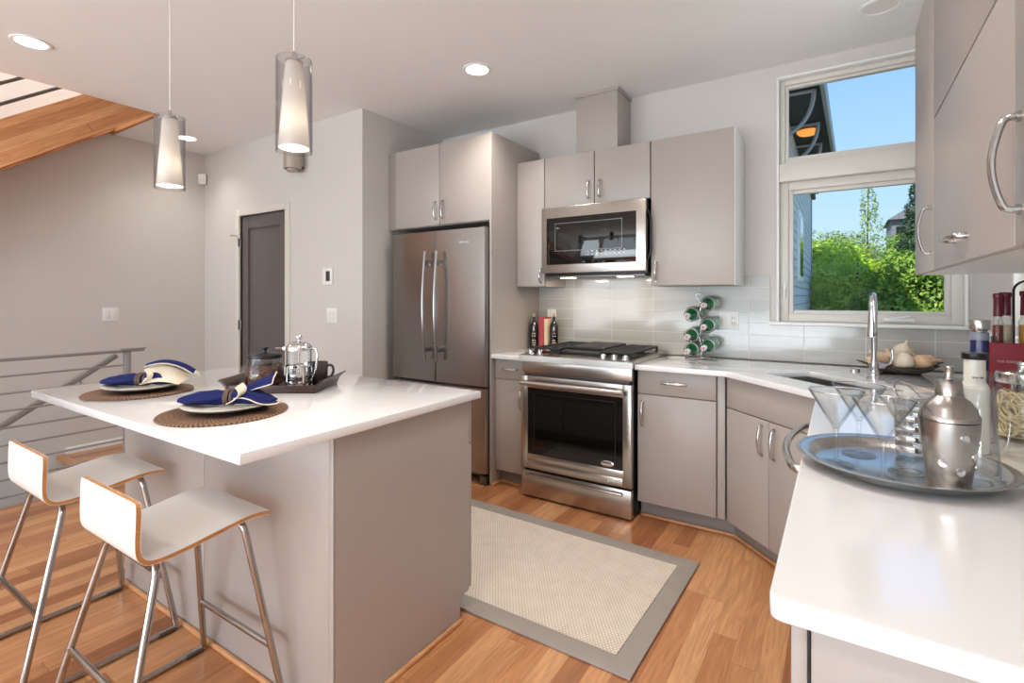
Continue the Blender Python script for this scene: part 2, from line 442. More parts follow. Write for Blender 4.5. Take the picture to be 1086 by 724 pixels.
MAT['steel'] = mat_steel('brushed_steel_upright', (158, 153, 149), 0.22, (400, 400, 2))
MAT['steel_h'] = mat_steel('brushed_steel_flat', (184, 177, 170), 0.26, (2, 2, 400))
MAT['steel_dark'] = mat_steel('dark_steel', (112, 108, 106), 0.35, (4, 4, 4))
MAT['chrome'] = mat('chrome', (222, 222, 224), 0.07, 1.0)
MAT['tray_silver'] = mat('polished_tray', (202, 201, 200), 0.26, 1.0)
MAT['shaker'] = mat('brushed_shaker_steel', (176, 172, 168), 0.24, 1.0)
MAT['stool_chrome'] = mat('stool_chrome', (178, 174, 172), 0.13, 1.0)
MAT['nickel'] = mat('satin_nickel', (198, 196, 194), 0.2, 1.0)
MAT['steel_bar'] = mat('brushed_handle_steel', (168, 166, 165), 0.22, 1.0)
MAT['black'] = mat('black_plastic', (18, 18, 19), 0.35)
MAT['black_glass'] = mat('black_oven_glass', (9, 9, 10), 0.04, spec=0.6)
MAT['iron'] = mat('cast_iron', (34, 34, 36), 0.55, bump=0.1, bscale=200)
MAT['floor'] = mat_planks('oak_floor', 0.083, 1.05, (160, 102, 64), (194, 136, 92), (214, 162, 116), 0.28)
MAT['fir'] = mat_planks('stair_fir', 0.062, 3.1, (196, 134, 88), (208, 148, 100), (218, 162, 116), 0.45, axis='SLOPE')
MAT['oak_trim'] = mat('oak_trim', (206, 150, 104), 0.4, var=0.15, vscale=6, stretch=(3, 3, 20))
MAT['tiles'] = mat_tiles('glass_tile')
MAT['sisal'] = mat_weave('sisal_weave', (190, 172, 153), (238, 227, 214), 66, 92)
MAT['rug_band'] = mat_weave('rug_binding', (146, 137, 130), (168, 159, 151), 300, 300, 0.2)
MAT['door'] = mat('charcoal_door_paint', (97, 89, 87), 0.45)
MAT['rail'] = mat('grey_painted_steel', (148, 144, 142), 0.4, 0.35)
MAT['ply'] = mat('plywood_edge', (190, 134, 80), 0.5, var=0.2, vscale=30, stretch=(1, 1, 8))
MAT['white_lam'] = mat('white_laminate', (228, 225, 221), 0.3)
MAT['placemat'] = mat_mat('woven_rattan')
MAT['placemat_rim'] = mat('rattan_rim', (86, 56, 40), 0.7, bump=0.4, bscale=200)
MAT['plate'] = mat('cream_china', (232, 226, 214), 0.15)
MAT['plate_dark'] = mat('black_china', (26, 24, 26), 0.2)
MAT['navy'] = mat('navy_linen', (31, 37, 88), 0.85, bump=0.3, bscale=260, spec=0.15)
MAT['cream_linen'] = mat('cream_linen', (218, 206, 186), 0.9, bump=0.3, bscale=260, spec=0.15)
MAT['twig'] = mat('twig_brown', (92, 70, 58), 0.7, var=0.4, vscale=60)
MAT['espresso'] = mat('espresso_wood', (62, 42, 38), 0.35, var=0.25, vscale=7, stretch=(2, 2, 14))
MAT['bean'] = mat('coffee_bean', (92, 58, 44), 0.45, var=0.35, vscale=90)
MAT['mug'] = mat('dark_stoneware', (58, 48, 45), 0.4)
MAT['glass'] = mat_glass('clear_glass', (0.985, 0.99, 0.99), 0.05, 1.0, 0.0, (0.55, 0.61, 0.64))
MAT['glass_rim'] = mat_glass('glass_rim', (0.78, 0.82, 0.84), 0.40, 0.6)
MAT['glass_jar'] = mat_glass('jar_glass', (0.985, 0.99, 0.988), 0.03, 0.45, 0.0, (0.74, 0.78, 0.78))
MAT['pane'] = mat_glass('window_pane', (0.99, 0.997, 0.995), 0.004, 0.25)
MAT['pend_glass'] = mat_glass('smoky_pendant_glass', (0.91, 0.91, 0.92), 0.05, 0.8, 0.0, (0.46, 0.46, 0.50))
m, N, L, B = nodes_of('opal_glass'); MAT['opal'] = m
B.inputs['Base Color'].default_value = lin((238, 236, 232)); B.inputs['Roughness'].default_value = 0.25
t_ = N.new('ShaderNodeBsdfTranslucent'); t_.inputs[0].default_value = lin((244, 240, 234)); mx_ = N.new('ShaderNodeMixShader'); mx_.inputs[0].default_value = 0.5
o_ = [x for x in N if x.type == 'OUTPUT_MATERIAL'][0]
L.new(B.outputs[0], mx_.inputs[1]); L.new(t_.outputs[0], mx_.inputs[2]); L.new(mx_.outputs[0], o_.inputs[0])
MAT['cord'] = mat('white_cord', (232, 230, 228), 0.5)
MAT['led'] = mat('lit_lens', (255, 250, 240), 0.5, emit=(255, 244, 226), estr=9.0)
MAT['unlit'] = mat('unlit_lens', (225, 222, 216), 0.4)
MAT['sconce'] = mat('satin_sconce_metal', (184, 174, 164), 0.35, 0.6)
MAT['green_glass'] = mat('green_bottle_glass', (14, 88, 48), 0.06, spec=0.7)
MAT['pale_glass'] = mat('pale_green_bottle_base', (150, 205, 190), 0.08, spec=0.7)
MAT['foil'] = mat('white_bottle_cap', (232, 230, 232), 0.3)
MAT['magenta'] = mat('magenta_cap_print', (150, 30, 88), 0.4)
MAT['dark_bottle'] = mat('dark_oil_bottle', (18, 14, 13), 0.08, spec=0.7)
MAT['cork'] = mat('cork', (196, 162, 122), 0.8)
MAT['label_ink'] = mat('cream_label_print', (226, 214, 196), 0.6)
MAT['book_red'] = mat('rose_book_cloth', (182, 74, 84), 0.7)
MAT['book_cream'] = mat('cream_book_cloth', (222, 204, 172), 0.7)
MAT['paper'] = mat('paper', (236, 230, 218), 0.8, bump=0.3, bscale=20, stretch=(200, 1, 1))
MAT['cookbook'] = mat('crimson_book_cover', (150, 22, 44), 0.4)
MAT['photo_dark'] = mat('cover_photo', (70, 60, 58), 0.4, var=0.8, vscale=60)
MAT['onion'] = mat('onion_skin', (236, 196, 156), 0.35, var=0.14, vscale=10, stretch=(6, 6, 1))
MAT['garlic'] = mat('pale_onion_skin', (240, 222, 196), 0.4, var=0.08, vscale=8, stretch=(6, 6, 1))
MAT['basket'] = mat_weave('dark_basket_weave', (44, 38, 34), (128, 116, 104), 90, 60, 1.0)
MAT['pasta'] = mat('dry_pasta', (234, 212, 168), 0.5)
MAT['navy_label'] = mat('navy_bottle_body', (34, 42, 88), 0.2)
MAT['grey_band'] = mat('grey_bottle_band', (130, 132, 146), 0.3)
MAT['frost'] = mat('frosted_bottle', (222, 218, 206), 0.25)
MAT['burgundy'] = mat('burgundy_cap', (98, 22, 40), 0.35)
MAT['amber'] = mat('amber_oil', (206, 148, 68), 0.2)
MAT['spice'] = mat('red_spice', (124, 52, 34), 0.7)
MAT['cream_spice'] = mat('cream_seasoning', (222, 204, 166), 0.6)
MAT['sink'] = mat_steel('sink_steel', (150, 148, 146), 0.3, (3, 3, 3))
MAT['grille'] = mat('vent_black', (22, 22, 24), 0.5)
MAT['siding'] = mat('grey_lap_siding', (196, 197, 198), 0.6)
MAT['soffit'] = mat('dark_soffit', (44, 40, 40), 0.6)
MAT['fascia'] = mat('grey_fascia', (150, 148, 146), 0.5)
MAT['soffit_lamp'] = mat('amber_porch_lens', (230, 150, 70), 0.4, emit=(240, 150, 60), estr=0.9)
MAT['roof'] = mat('grey_roof_shingle', (112, 112, 118), 0.8, var=0.2, vscale=12)
MAT['ground'] = mat('ground_earth', (96, 104, 70), 0.9, var=0.3, vscale=3)
MAT['bark'] = mat('bark', (84, 68, 54), 0.9, var=0.3, vscale=10)
MAT['leaf_lime'] = mat_leaf('lime_leaves', (92, 134, 22), (168, 200, 46), (226, 236, 104))
MAT['leaf_mid'] = mat_leaf('mid_green_leaves', (54, 90, 26), (116, 154, 50), (186, 204, 92))
MAT['leaf_dark'] = mat_leaf('dark_green_leaves', (36, 66, 34), (70, 104, 48), (118, 146, 72))
MAT['leaf_pale'] = mat_leaf('pale_poplar_leaves', (96, 124, 60), (140, 164, 86), (180, 196, 116))
MAT['needle'] = mat_leaf('spruce_needles', (26, 50, 34), (42, 70, 44), (66, 92, 56))

# ------------------------------------------------------------------ room shell
XL, XR = -5.41, 0.585          # left and right walls
YB, YR = 3.56, -3.7            # back and rear walls
CH = 2.75                      # ceiling height
XD, YD = -3.06, 2.635          # pantry box: its side face and its door face
TH = 0.16

bm = BM()
prism(bm, [(-4.37, YR), (XR, YR), (XR, YB), (-3.06, YB), (-3.06, YD), (XL, YD), (XL, 1.52), (-4.37, 1.52)], -0.25, 0.0)
struct('floor', bm, MAT['floor'])
bm = BM()
box(bm, (XL, 1.475, -0.035), (-4.37, 1.52, 0.012), 0.008)
struct('trim_1', bm, MAT['oak_trim'])

bm = BM()      # ceiling with the stair opening
prism(bm, [(-4.51, YR), (XR, YR), (XR, YB), (-3.06, YB), (-3.06, YD), (XL, YD), (XL, 1.87), (-4.51, 1.87)], CH, CH+0.3)
struct('ceiling', bm, MAT['ceiling'])
bm = BM(); box(bm, (XL, 1.845, CH-0.005), (-4.53, 1.868, CH+0.29), 0.004); struct('trim_2', bm, MAT['fir'])

def wall_y(bm, y0, y1, x0, x1, z0, z1, holes=()):
    """wall lying along x between y0 and y1 with rectangular holes (xa, xb, za, zb)"""
    xs = sorted({x0, x1, *[h[0] for h in holes], *[h[1] for h in holes]})
    for a, b in zip(xs, xs[1:]):
        hs = sorted([h for h in holes if h[0] <= a+1e-6 and h[1] >= b-1e-6], key=lambda h: h[2])
        z = z0
        for h in hs:
            if h[2] > z: box(bm, (a, y0, z), (b, y1, h[2]))
            z = h[3]
        if z < z1: box(bm, (a, y0, z), (b, y1, z1))
def wall_x(bm, x0, x1, y0, y1, z0, z1, holes=()):
    t = BM(); wall_y(t, x0, x1, y0, y1, z0, z1, holes)
    for v in t.verts: v.co = Vector((v.co.y, v.co.x, v.co.z))
    merge(bm, t)

WX0, WX1, WZ0, WZ1 = -0.329, 0.565, 1.15, 2.671
bm = BM(); wall_y(bm, YB, YB+TH, XD, XR+TH, -0.25, CH+0.3, [(WX0, WX1, WZ0, WZ1)]); struct('wall_back', bm, MAT['wall'])
bm = BM(); wall_x(bm, XR, XR+TH, YR, YB, -0.25, CH+0.3, [(2.44, 2.82, 1.165, 2.60)]); struct('wall_right', bm, MAT['wall'])
bm = BM(); wall_x(bm, XL-TH, XL, YR, YD+TH, -3.2, 5.6); struct('wall_left', bm, MAT['wall'])
DX0, DX1, DZ = -4.75, -4.03, 2.07
bm = BM(); wall_y(bm, YD, YD+0.12, XL, XD, -0.25, CH+0.3, [(DX0, DX1, -0.25, DZ)]); struct('wall_pantry', bm, MAT['wall'])
bm = BM(); box(bm, (XD-0.12, YD+0.12, -0.25), (XD, YB+TH, CH+0.3)); struct('wall_pantry_side', bm, MAT['wall'])
RW = [(-3.3, 0.2, 0.25, 2.45), (-5.05, -3.6, 0.25, 2.45)]
bm = BM(); wall_y(bm, YR-TH, YR, XL-TH, XR+TH, -3.2, 5.6, RW); struct('wall_rear', bm, MAT['wall'])
# upper stairwell: its inner walls and ceiling, and the pit below
bm = BM(); box(bm, (-4.51, YR, CH+0.3), (-4.39, 1.87, 5.6)); struct('wall_stairwell_upper', bm, MAT['white_paint'])
bm = BM(); box(bm, (XL, 1.87, CH+0.3), (-4.39, 1.99, 5.6)); struct('wall_stairwell_end', bm, MAT['white_paint'])
bm = BM(); box(bm, (XL-TH, YR-TH, 5.4), (-4.39, 1.99, 5.6)); struct('ceiling_stairwell', bm, MAT['ceiling'])
bm = BM(); box(bm, (-4.37, YR, -3.2), (-4.25, 1.52, -0.25)); struct('wall_stairwell_lower', bm, MAT['wall'])
bm = BM(); box(bm, (XL, 1.52, -3.2), (-4.25, 1.64, -0.25)); struct('wall_stairwell_foot', bm, MAT['wall'])
bm = BM(); box(bm, (XL, 1.53, 0), (XL+0.014, YD, 0.06), 0.004); struct('baseboard_left', bm, MAT['white_paint'])
bm = BM(); box(bm, (XL+0.014, YD-0.014, 0), (DX0-0.08, YD, 0.11), 0.004); box(bm, (DX1+0.1, YD-0.014, 0), (XD, YD, 0.11), 0.004); struct('baseboard_pantry', bm, MAT['white_paint'])

# backsplash tile
bm = BM()
wall_y(bm, YB-0.010, YB, -2.033, XR-0.010, 0.916, 1.448, [(WX0-0.04, XR, 1.136, 1.448)])
struct('wall_back_tile', bm, MAT['tiles'])
bm = BM(); box(bm, (XR-0.010, 0.80, 0.916), (XR, YB-0.010, 1.14)); struct('wall_right_tile', bm, MAT['tiles'])

# back window (window_1): reveal, sill, transom light over a casement
wroot = thing('window_1', 'tall white framed window over the corner sink', 'window', (0.118, YB, WZ0), kind='structure')
bm = BM()     # white bead round the opening
for a, b in (((WX0-0.004, YB-0.012, WZ0), (WX0+0.010, YB+0.075, WZ1)), ((WX1-0.010, YB-0.012, WZ0), (WX1+0.004, YB+0.075, WZ1)), ((WX0-0.004, YB-0.012, WZ1-0.010), (WX1+0.004, YB+0.075, WZ1+0.004))):
    box(bm, a, b, 0.003)
obj('casing', bm, MAT['white_paint'], wroot)
bm = BM(); box(bm, (WX0-0.045, YB-0.045, 1.138), (XR-0.012, YB+0.08, 1.158), 0.005); obj('window_sill', bm, MAT['white_paint'], wroot)
def frame_ring(bm, x0, x1, z0, z1, w, y0, y1, bev=0.004):
    box(bm, (x0, y0, z0), (x0+w, y1, z1), bev); box(bm, (x1-w, y0, z0), (x1, y1, z1), bev)
    box(bm, (x0+w, y0, z0), (x1-w, y1, z0+w), bev); box(bm, (x0+w, y0, z1-w), (x1-w, y1, z1), bev)
bm = BM(); frame_ring(bm, WX0+0.01, WX1-0.01, 2.135, WZ1-0.01, 0.030, YB+0.035, YB+0.10); frame_ring(bm, WX0+0.040, WX1-0.040, 2.165, WZ1-0.04, 0.018, YB+0.048, YB+0.09)
f1 = obj('transom_frame', bm, MAT['frame'], wroot)
bm = BM(); box(bm, (WX0+0.058, YB+0.066, 2.183), (WX1-0.058, YB+0.070, WZ1-0.058)); obj('pane', bm, MAT['pane'], f1)
bm = BM(); box(bm, (WX0+0.010, YB-0.008, 2.024), (WX1-0.010, YB+0.10, 2.136), 0.006); obj('mullion', bm, MAT['frame'], wroot)
bm = BM(); frame_ring(bm, WX0+0.01, WX1-0.01, 1.158, 2.024, 0.050, YB+0.035, YB+0.10); frame_ring(bm, WX0+0.060, WX1-0.060, 1.206, 1.974, 0.024, YB+0.046, YB+0.09)
f2 = obj('casement_frame', bm, MAT['frame'], wroot)
bm = BM(); box(bm, (WX0+0.084, YB+0.066, 1.230), (WX1-0.084, YB+0.070, 1.950)); obj('pane', bm, MAT['pane'], f2)
bm = BM(); box(bm, (WX0+0.030, YB+0.024, 1.30), (WX0+0.046, YB+0.036, 1.40), 0.005); box(bm, (WX0+0.033, YB+0.008, 1.31), (WX0+0.043, YB+0.026, 1.36), 0.004); obj('latch', bm, MAT['white_paint'], wroot)
bm = BM(); box(bm, (0.21, YB+0.012, 1.172), (0.35, YB+0.036, 1.192), 0.006); tube(bm, [(0.24, YB+0.006, 1.192), (0.29, YB+0.004, 1.198), (0.325, YB+0.006, 1.204)], 0.006, n=8); obj('crank', bm, MAT['white_paint'], wroot)

# right window (window_2)
w2 = thing('window_2', 'narrow white framed window in the side wall', 'window', (XR, 2.63, 1.165), kind='structure')
def frame_ring_x(bm, y0, y1, z0, z1, w, x0, x1, bev=0.004):
    t = BM(); frame_ring(t, y0, y1, z0, z1, w, x0, x1, bev)
    for v in t.verts: v.co = Vector((v.co.y, v.co.x, v.co.z))
    merge(bm, t)
bm = BM(); frame_ring_x(bm, 2.44, 2.82, 1.165, 2.60, 0.030, XR-0.004, XR+0.10); frame_ring_x(bm, 2.47, 2.79, 1.195, 2.57, 0.028, XR+0.04, XR+0.09); fr = obj('window_frame', bm, MAT['frame'], w2)
bm = BM(); box(bm, (XR+0.06, 2.498, 1.223), (XR+0.064, 2.762, 2.542)); obj('pane', bm, MAT['pane'], fr)
bm = BM(); box(bm, (XR-0.05, 2.40, 1.142), (XR+0.0, 3.10, 1.162), 0.005); obj('window_sill', bm, MAT['white_paint'], w2)

# rear windows (seen only in reflections)
for k, (a, b, za, zb) in enumerate(RW):
    wr = thing('window_%d' % (k+3), ['wide window behind the stools side of the room', 'window beside the stairs'][k], 'window', ((a+b)/2, YR, za), kind='structure')
    bm = BM(); frame_ring(bm, a, b, za, zb, 0.06, YR-0.10, YR-0.02)
    n = 3 if k == 0 else 1
    for i in range(1, n): box(bm, (a+(b-a)*i/n-0.03, YR-0.09, za+0.06), (a+(b-a)*i/n+0.03, YR-0.03, zb-0.06))
    fr = obj('window_frame', bm, MAT['frame'], wr)
    bm = BM(); box(bm, (a+0.06, YR-0.062, za+0.06), (b-0.06, YR-0.058, zb-0.06)); obj('pane', bm, MAT['pane'], fr)

# pantry door (door_1)
d1 = thing('door_1', 'charcoal grey single panel door with pale casing', 'door', ((DX0+DX1)/2, YD, 0), kind='structure')
bm = BM()
for a, b in (((DX0-0.062, YD-0.016, 0), (DX0, YD+0.10, DZ+0.062)), ((DX1, YD-0.016, 0), (DX1+0.062, YD+0.10, DZ+0.062)), ((DX0, YD-0.016, DZ), (DX1, YD+0.10, DZ+0.062))): box(bm, a, b, 0.004)
obj('casing', bm, MAT['frame'], d1)
bm = BM()
x0, x1, z1 = DX0+0.006, DX1-0.006, DZ-0.006
for a, b in (((x0, YD+0.012, 0.008), (x0+0.10, YD+0.052, z1)), ((x1-0.10, YD+0.012, 0.008), (x1, YD+0.052, z1)), ((x0+0.10, YD+0.012, z1-0.115), (x1-0.10, YD+0.052, z1)), ((x0+0.10, YD+0.012, 0.008), (x1-0.10, YD+0.052, 0.20)), ((x0+0.10, YD+0.026, 0.20), (x1-0.10, YD+0.05, z1-0.115))): box(bm, a, b, 0.003)
obj('door_leaf', bm, MAT['door'], d1)
for z in (1.83, 1.05, 0.25):
    bm = BM(); cyl(bm, (DX0+0.002, YD+0.004, z-0.045), (DX0+0.002, YD+0.004, z+0.045), 0.008, n=12); box(bm, (DX0-0.012, YD-0.018, z-0.045), (DX0+0.004, YD-0.013, z+0.045)); obj('hinge', bm, MAT['steel_dark'], d1)
bm = BM(); tube(bm, [(DX0+0.002, YD-0.004, 1.885), (DX0-0.05, YD-0.035, 1.89), (DX0-0.09, YD-0.045, 1.89)], 0.006, n=8); cyl(bm, (DX0+0.002, YD-0.01, 1.86), (DX0+0.002, YD-0.01, 1.90), 0.012, n=12); obj('door_stop', bm, MAT['nickel'], d1)

# ground outside
bm = BM(); box(bm, (-40, 3.9, -3.4), (40, 60, -3.2)); struct('ground', bm, MAT['ground'])

# quarter round along the cabinets
def strip(name, pts, w=0.016, h=0.018):
    bm = BM()
    for (x0, y0), (x1, y1) in zip(pts, pts[1:]):
        d = Vector((x1-x0, y1-y0, 0)); L_ = d.length; a = math.atan2(d.y, d.x)
        box(bm, (-0.004, -w/2, 0.0), (L_+0.004, w/2, h), 0.006, mtx=Matrix.Translation((x0, y0, 0)) @ Matrix.Rotation(a, 4, 'Z'))
    struct(name, bm, MAT['oak_trim'])
strip('trim_3', [(-2.022, 2.885), (-2.022, 2.99), (-1.79, 2.99)])
strip('trim_4', [(-1.000, 2.99), (-0.483, 2.99), (-0.02, 2.535)])
strip('trim_5', [(-2.7835, 1.585), (-2.7835, 0.9915), (-1.2815, 0.9915), (-1.2815, 1.605)])

# ------------------------------------------------------------------ cabinets
def doorbox(name, a, b, parent, m='cab', bev=0.0022):
    bm = BM(); box(bm, a, b, bev); return obj(name, bm, MAT[m], parent)
def handle(parent, p0, p1, out, h=0.03, m='nickel', name='handle', w=0.0065, t=0.0045):
    bm = BM(); bow(bm, p0, p1, out, h, w, t); return obj(name, bm, MAT[m], parent)
NY = (0, -1, 0)

# tall end panel beside the fridge
bm = BM(); box(bm, (-2.053, 2.888, 0.0), (-2.035, YB-0.001, 2.463), 0.0015)
tag(obj('end_panel', bm, MAT['cab'], loc=(-2.044, 3.2, 0)), 'tall taupe panel standing between the refrigerator and the range side', 'panel')

# cabinet over the refrigerator
t = thing('wall_cabinet', 'two-door taupe cabinet high above the refrigerator', 'cabinet', (-2.51, 3.2, 1.845))
bm = BM(); box(bm, (-2.975, 2.915, 1.845), (-2.056, YB-0.001, 2.460)); box(bm, (-3.058, 2.905, 1.845), (-2.977, 2.925, 2.460)); obj('body', bm, MAT['cab_edge'], t)
d = doorbox('door', (-2.970, 2.893, 1.850), (-2.5165, 2.913, 2.458), t); handle(d, (-2.550, 2.893, 1.895), (-2.550, 2.893, 2.025), NY)
d = doorbox('door', (-2.5115, 2.893, 1.850), (-2.056, 2.913, 2.458), t); handle(d, (-2.478, 2.893, 1.895), (-2.478, 2.893, 2.025), NY)

# narrow wall cabinet
YU = 3.215
t = thing('wall_cabinet', 'narrow one-door taupe wall cabinet between end panel and microwave', 'cabinet', (-1.915, 3.39, 1.388))
bm = BM(); box(bm, (-2.034, YU+0.021, 1.388), (-1.797, YB-0.011, 2.312)); obj('body', bm, MAT['cab'], t)
d = doorbox('door', (-2.032, YU, 1.390), (-1.799, YU+0.019, 2.310), t); handle(d, (-1.826, YU, 1.415), (-1.826, YU, 1.515), NY)

# cabinet over the microwave
t = thing('wall_cabinet', 'short two-door taupe cabinet directly above the microwave', 'cabinet', (-1.408, 3.39, 1.945))
bm = BM(); box(bm, (-1.795, YU+0.021, 1.945), (-1.022, YB-0.001, 2.312)); obj('body', bm, MAT['cab_edge'], t)
d = doorbox('door', (-1.793, YU, 1.947), (-1.412, YU+0.019, 2.310), t); handle(d, (-1.450, YU, 1.985), (-1.450, YU, 2.105), NY)
d = doorbox('door', (-1.405, YU, 1.947), (-1.024, YU+0.019, 2.310), t); handle(d, (-1.367, YU, 1.985), (-1.367, YU, 2.105), NY)

# wall cabinet by the window
t = thing('wall_cabinet', 'tall one-door taupe wall cabinet between microwave and window', 'cabinet', (-0.769, 3.39, 1.383))
bm = BM(); box(bm, (-1.018, YU+0.021, 1.383), (-0.532, YB-0.011, 2.315)); obj('body', bm, MAT['cab_edge'], t)
bm = BM(); box(bm, (-0.532, YU+0.004, 1.383), (-0.518, YB-0.011, 2.315), 0.0015); sp = obj('side_panel', bm, MAT['cab_light'], t); sp['label'] = 'side panel painted pale as if lit by the window'  # window light on this side is painted in as a paler colour
d = doorbox('door', (-1.016, YU, 1.385), (-0.522, YU+0.019, 2.313), t); handle(d, (-0.985, YU, 1.415), (-0.985, YU, 1.535), NY)

# duct chase
t = thing('duct_cover', 'boxed taupe vent duct cover rising to the ceiling above the microwave cabinet', 'duct cover', (-1.43, 3.43, 2.3125))
bm = BM(); box(bm, (-1.585, 3.30, 2.3125), (-1.276, YB-0.001, CH-0.001), 0.0015); obj('body', bm, MAT['cab'], t)
bm = BM(); box(bm, (-1.594, 3.29, CH-0.024), (-1.267, 3.2995, CH-0.001), 0.002); box(bm, (-1.2755, 3.2995, CH-0.024), (-1.267, YB-0.001, CH-0.001), 0.002); obj('crown_strip', bm, MAT['cab'], t)

# base cabinets on the back wall
def carcass(bm, x0, x1, y0, z1=0.884):
    box(bm, (x0, y0, 0.10), (x1, YB-0.012, z1)); box(bm, (x0, y0+0.07, 0.0), (x1, YB-0.012, 0.10))
YF = 2.925
t = thing('base_cabinet', 'narrow taupe base cabinet between refrigerator panel and range', 'cabinet', (-1.906, 3.24, 0))
bm = BM(); box(bm, (-2.033, YF+0.021, 0.105), (-1.779, YB-0.012, 0.884)); obj('body', bm, MAT['cab_edge'], t)
bm = BM(); box(bm, (-2.033, YF+0.075, 0.0), (-1.779, YF+0.095, 0.105)); obj('toe_kick', bm, MAT['toe'], t)
d = doorbox('drawer', (-2.030, YF, 0.745), (-1.781, YF+0.019, 0.880), t); handle(d, (-1.965, YF, 0.815), (-1.845, YF, 0.815), NY)
d = doorbox('door', (-2.030, YF, 0.108), (-1.781, YF+0.019, 0.740), t); handle(d, (-1.812, YF, 0.55), (-1.812, YF, 0.68), NY)

t = thing('base_cabinet', 'wide taupe base cabinet with one drawer over one door right of the range', 'cabinet', (-0.76, 3.24, 0))
t['label'] = 'taupe base cabinet with one drawer over one door, between range and sink cabinet'
bm = BM(); box(bm, (-1.008, YF+0.021, 0.105), (-0.519, YB-0.012, 0.884)); obj('body', bm, MAT['cab_edge'], t)
bm = BM(); box(bm, (-1.008, YF+0.075, 0.0), (-0.484, YF+0.095, 0.105)); obj('toe_kick', bm, MAT['toe'], t)
d = doorbox('drawer', (-1.005, YF, 0.745), (-0.567, YF+0.019, 0.880), t); handle(d, (-0.865, YF, 0.818), (-0.72, YF, 0.818), NY)
d = doorbox('door', (-1.005, YF, 0.108), (-0.567, YF+0.019, 0.740), t); handle(d, (-0.975, YF, 0.56), (-0.975, YF, 0.70), NY)
doorbox('filler_strip', (-0.560, YF, 0.108), (-0.521, YF+0.019, 0.880), t)

# corner sink cabinet (its own frame: x along the face, y into the corner)
CA = Vector((-0.515, 2.925)); CB = Vector((-0.060, 2.475))
ang = math.atan2(CB.y-CA.y, CB.x-CA.x); CL = (CB-CA).length
MS = Matrix.Translation((CA.x, CA.y, 0)) @ Matrix.Rotation(ang, 4, 'Z')
t = thing('sink_cabinet', 'angled taupe corner cabinet with two doors under the sink', 'cabinet', (CA.x, CA.y, 0), ang)
def lbox(name, a, b, parent, m, bev=0.0022):
    bm = BM(); box(bm, a, b, bev); return obj(name, bm, MAT[m], parent, world=False)
bm = BM(); box(bm, (0.002, 0.021, 0.105), (CL, 0.036, 0.884)); box(bm, (0.002, 0.036, 0.105), (CL, 0.40, 0.60)); obj('body', bm, MAT['cab_edge'], t, world=False)
lbox('toe_kick', (-0.031, 0.075, 0.0), (CL, 0.095, 0.104), t, 'toe')
lbox('false_drawer', (0.004, 0.0, 0.720), (CL-0.004, 0.019, 0.880), t, 'cab')
for k in (0, 1):
    a = 0.004 if k == 0 else CL/2+0.002; b = CL/2-0.002 if k == 0 else CL-0.004
    d = lbox('door', (a, 0.0, 0.108), (b, 0.019, 0.715), t, 'cab')
    hx = CL/2-0.042 if k == 0 else CL/2+0.042
    bm = BM(); bow(bm, (hx, 0, 0.545), (hx, 0, 0.685), NY, 0.03); obj('handle', bm, MAT['nickel'], d, world=False)

# peninsula cabinet under the near worktop
t = thing('peninsula_cabinet', 'taupe base cabinet run under the near worktop with pull handles facing the range', 'cabinet', (0.26, 1.6, 0))
bm = BM(); box(bm, (-0.032, 0.79, 0.105), (XR-0.002, 2.45, 0.884)); obj('body', bm, MAT['cab_edge'], t)
bm = BM(); box(bm, (0.03, 0.80, 0.0), (0.05, 2.44, 0.104)); obj('toe_kick', bm, MAT['toe'], t)
doorbox('end_stile', (-0.055, 0.768, 0.0), (-0.036, 0.789, 0.884), t)
doorbox('end_panel', (-0.032, 0.768, 0.0), (XR-0.002, 0.789, 0.884), t)
NX = (-1, 0, 0)
ys = [0.792, 1.46, 2.20, 2.445]
for k in range(3):
    d = doorbox('door', (-0.055, ys[k]+0.003, 0.108), (-0.034, ys[k+1]-0.003, 0.880), t)
    if k == 1: bm = BM(); bow(bm, (-0.055, 1.56, 0.848), (-0.055, 2.11, 0.848), NX, 0.088, 0.011, 0.011); obj('handle', bm, MAT['nickel'], d)

# wall cabinets over the peninsula
XF = 0.236
t = thing('wall_cabinet', 'one-door wall cabinet nearest the window corner, above the near worktop', 'cabinet', (0.41, 2.19, 1.392))
bm = BM(); box(bm, (XF+0.021, 1.973, 1.392), (XR-0.001, 2.417, 2.305)); obj('body', bm, MAT['cab_light'], t)
bm = BM(); box(bm, (XF, 1.975, 1.392), (XF+0.019, 2.417, 2.305), 0.002); d = obj('door', bm, MAT['cab'], t); handle(d, (XF, 2.005, 1.445), (XF, 2.005, 1.585), NX, 0.034)
t = thing('wall_cabinet', 'two-tier lift-up wall cabinet in the middle above the near worktop', 'cabinet', (0.41, 1.54, 1.392))
bm = BM(); box(bm, (XF+0.021, 1.128, 1.392), (XR-0.001, 1.971, 2.305)); obj('body', bm, MAT['cab_light'], t)
bm = BM(); box(bm, (XF, 1.130, 1.392), (XF+0.019, 1.969, 1.842), 0.002); d = obj('lift_door', bm, MAT['cab'], t); handle(d, (XF, 1.49, 1.447), (XF, 1.625, 1.447), NX, 0.034)
bm = BM(); box(bm, (XF, 1.130, 1.848), (XF+0.019, 1.969, 2.305), 0.002); d = obj('lift_door', bm, MAT['cab'], t)
t = thing('wall_cabinet', 'nearest wall cabinet above the worktop, with a long upright pull', 'cabinet', (0.41, 0.85, 1.392))
bm = BM(); box(bm, (XF+0.021, 0.60, 1.392), (XR-0.001, 1.126, 2.305)); obj('body', bm, MAT['cab_light'], t)
bm = BM(); box(bm, (XF, 0.602, 1.392), (XF+0.019, 1.124, 2.305), 0.002); d = obj('door', bm, MAT['cab'], t); handle(d, (XF, 1.094, 1.447), (XF, 1.094, 1.592), NX, 0.034, w=0.0075, t=0.0055)

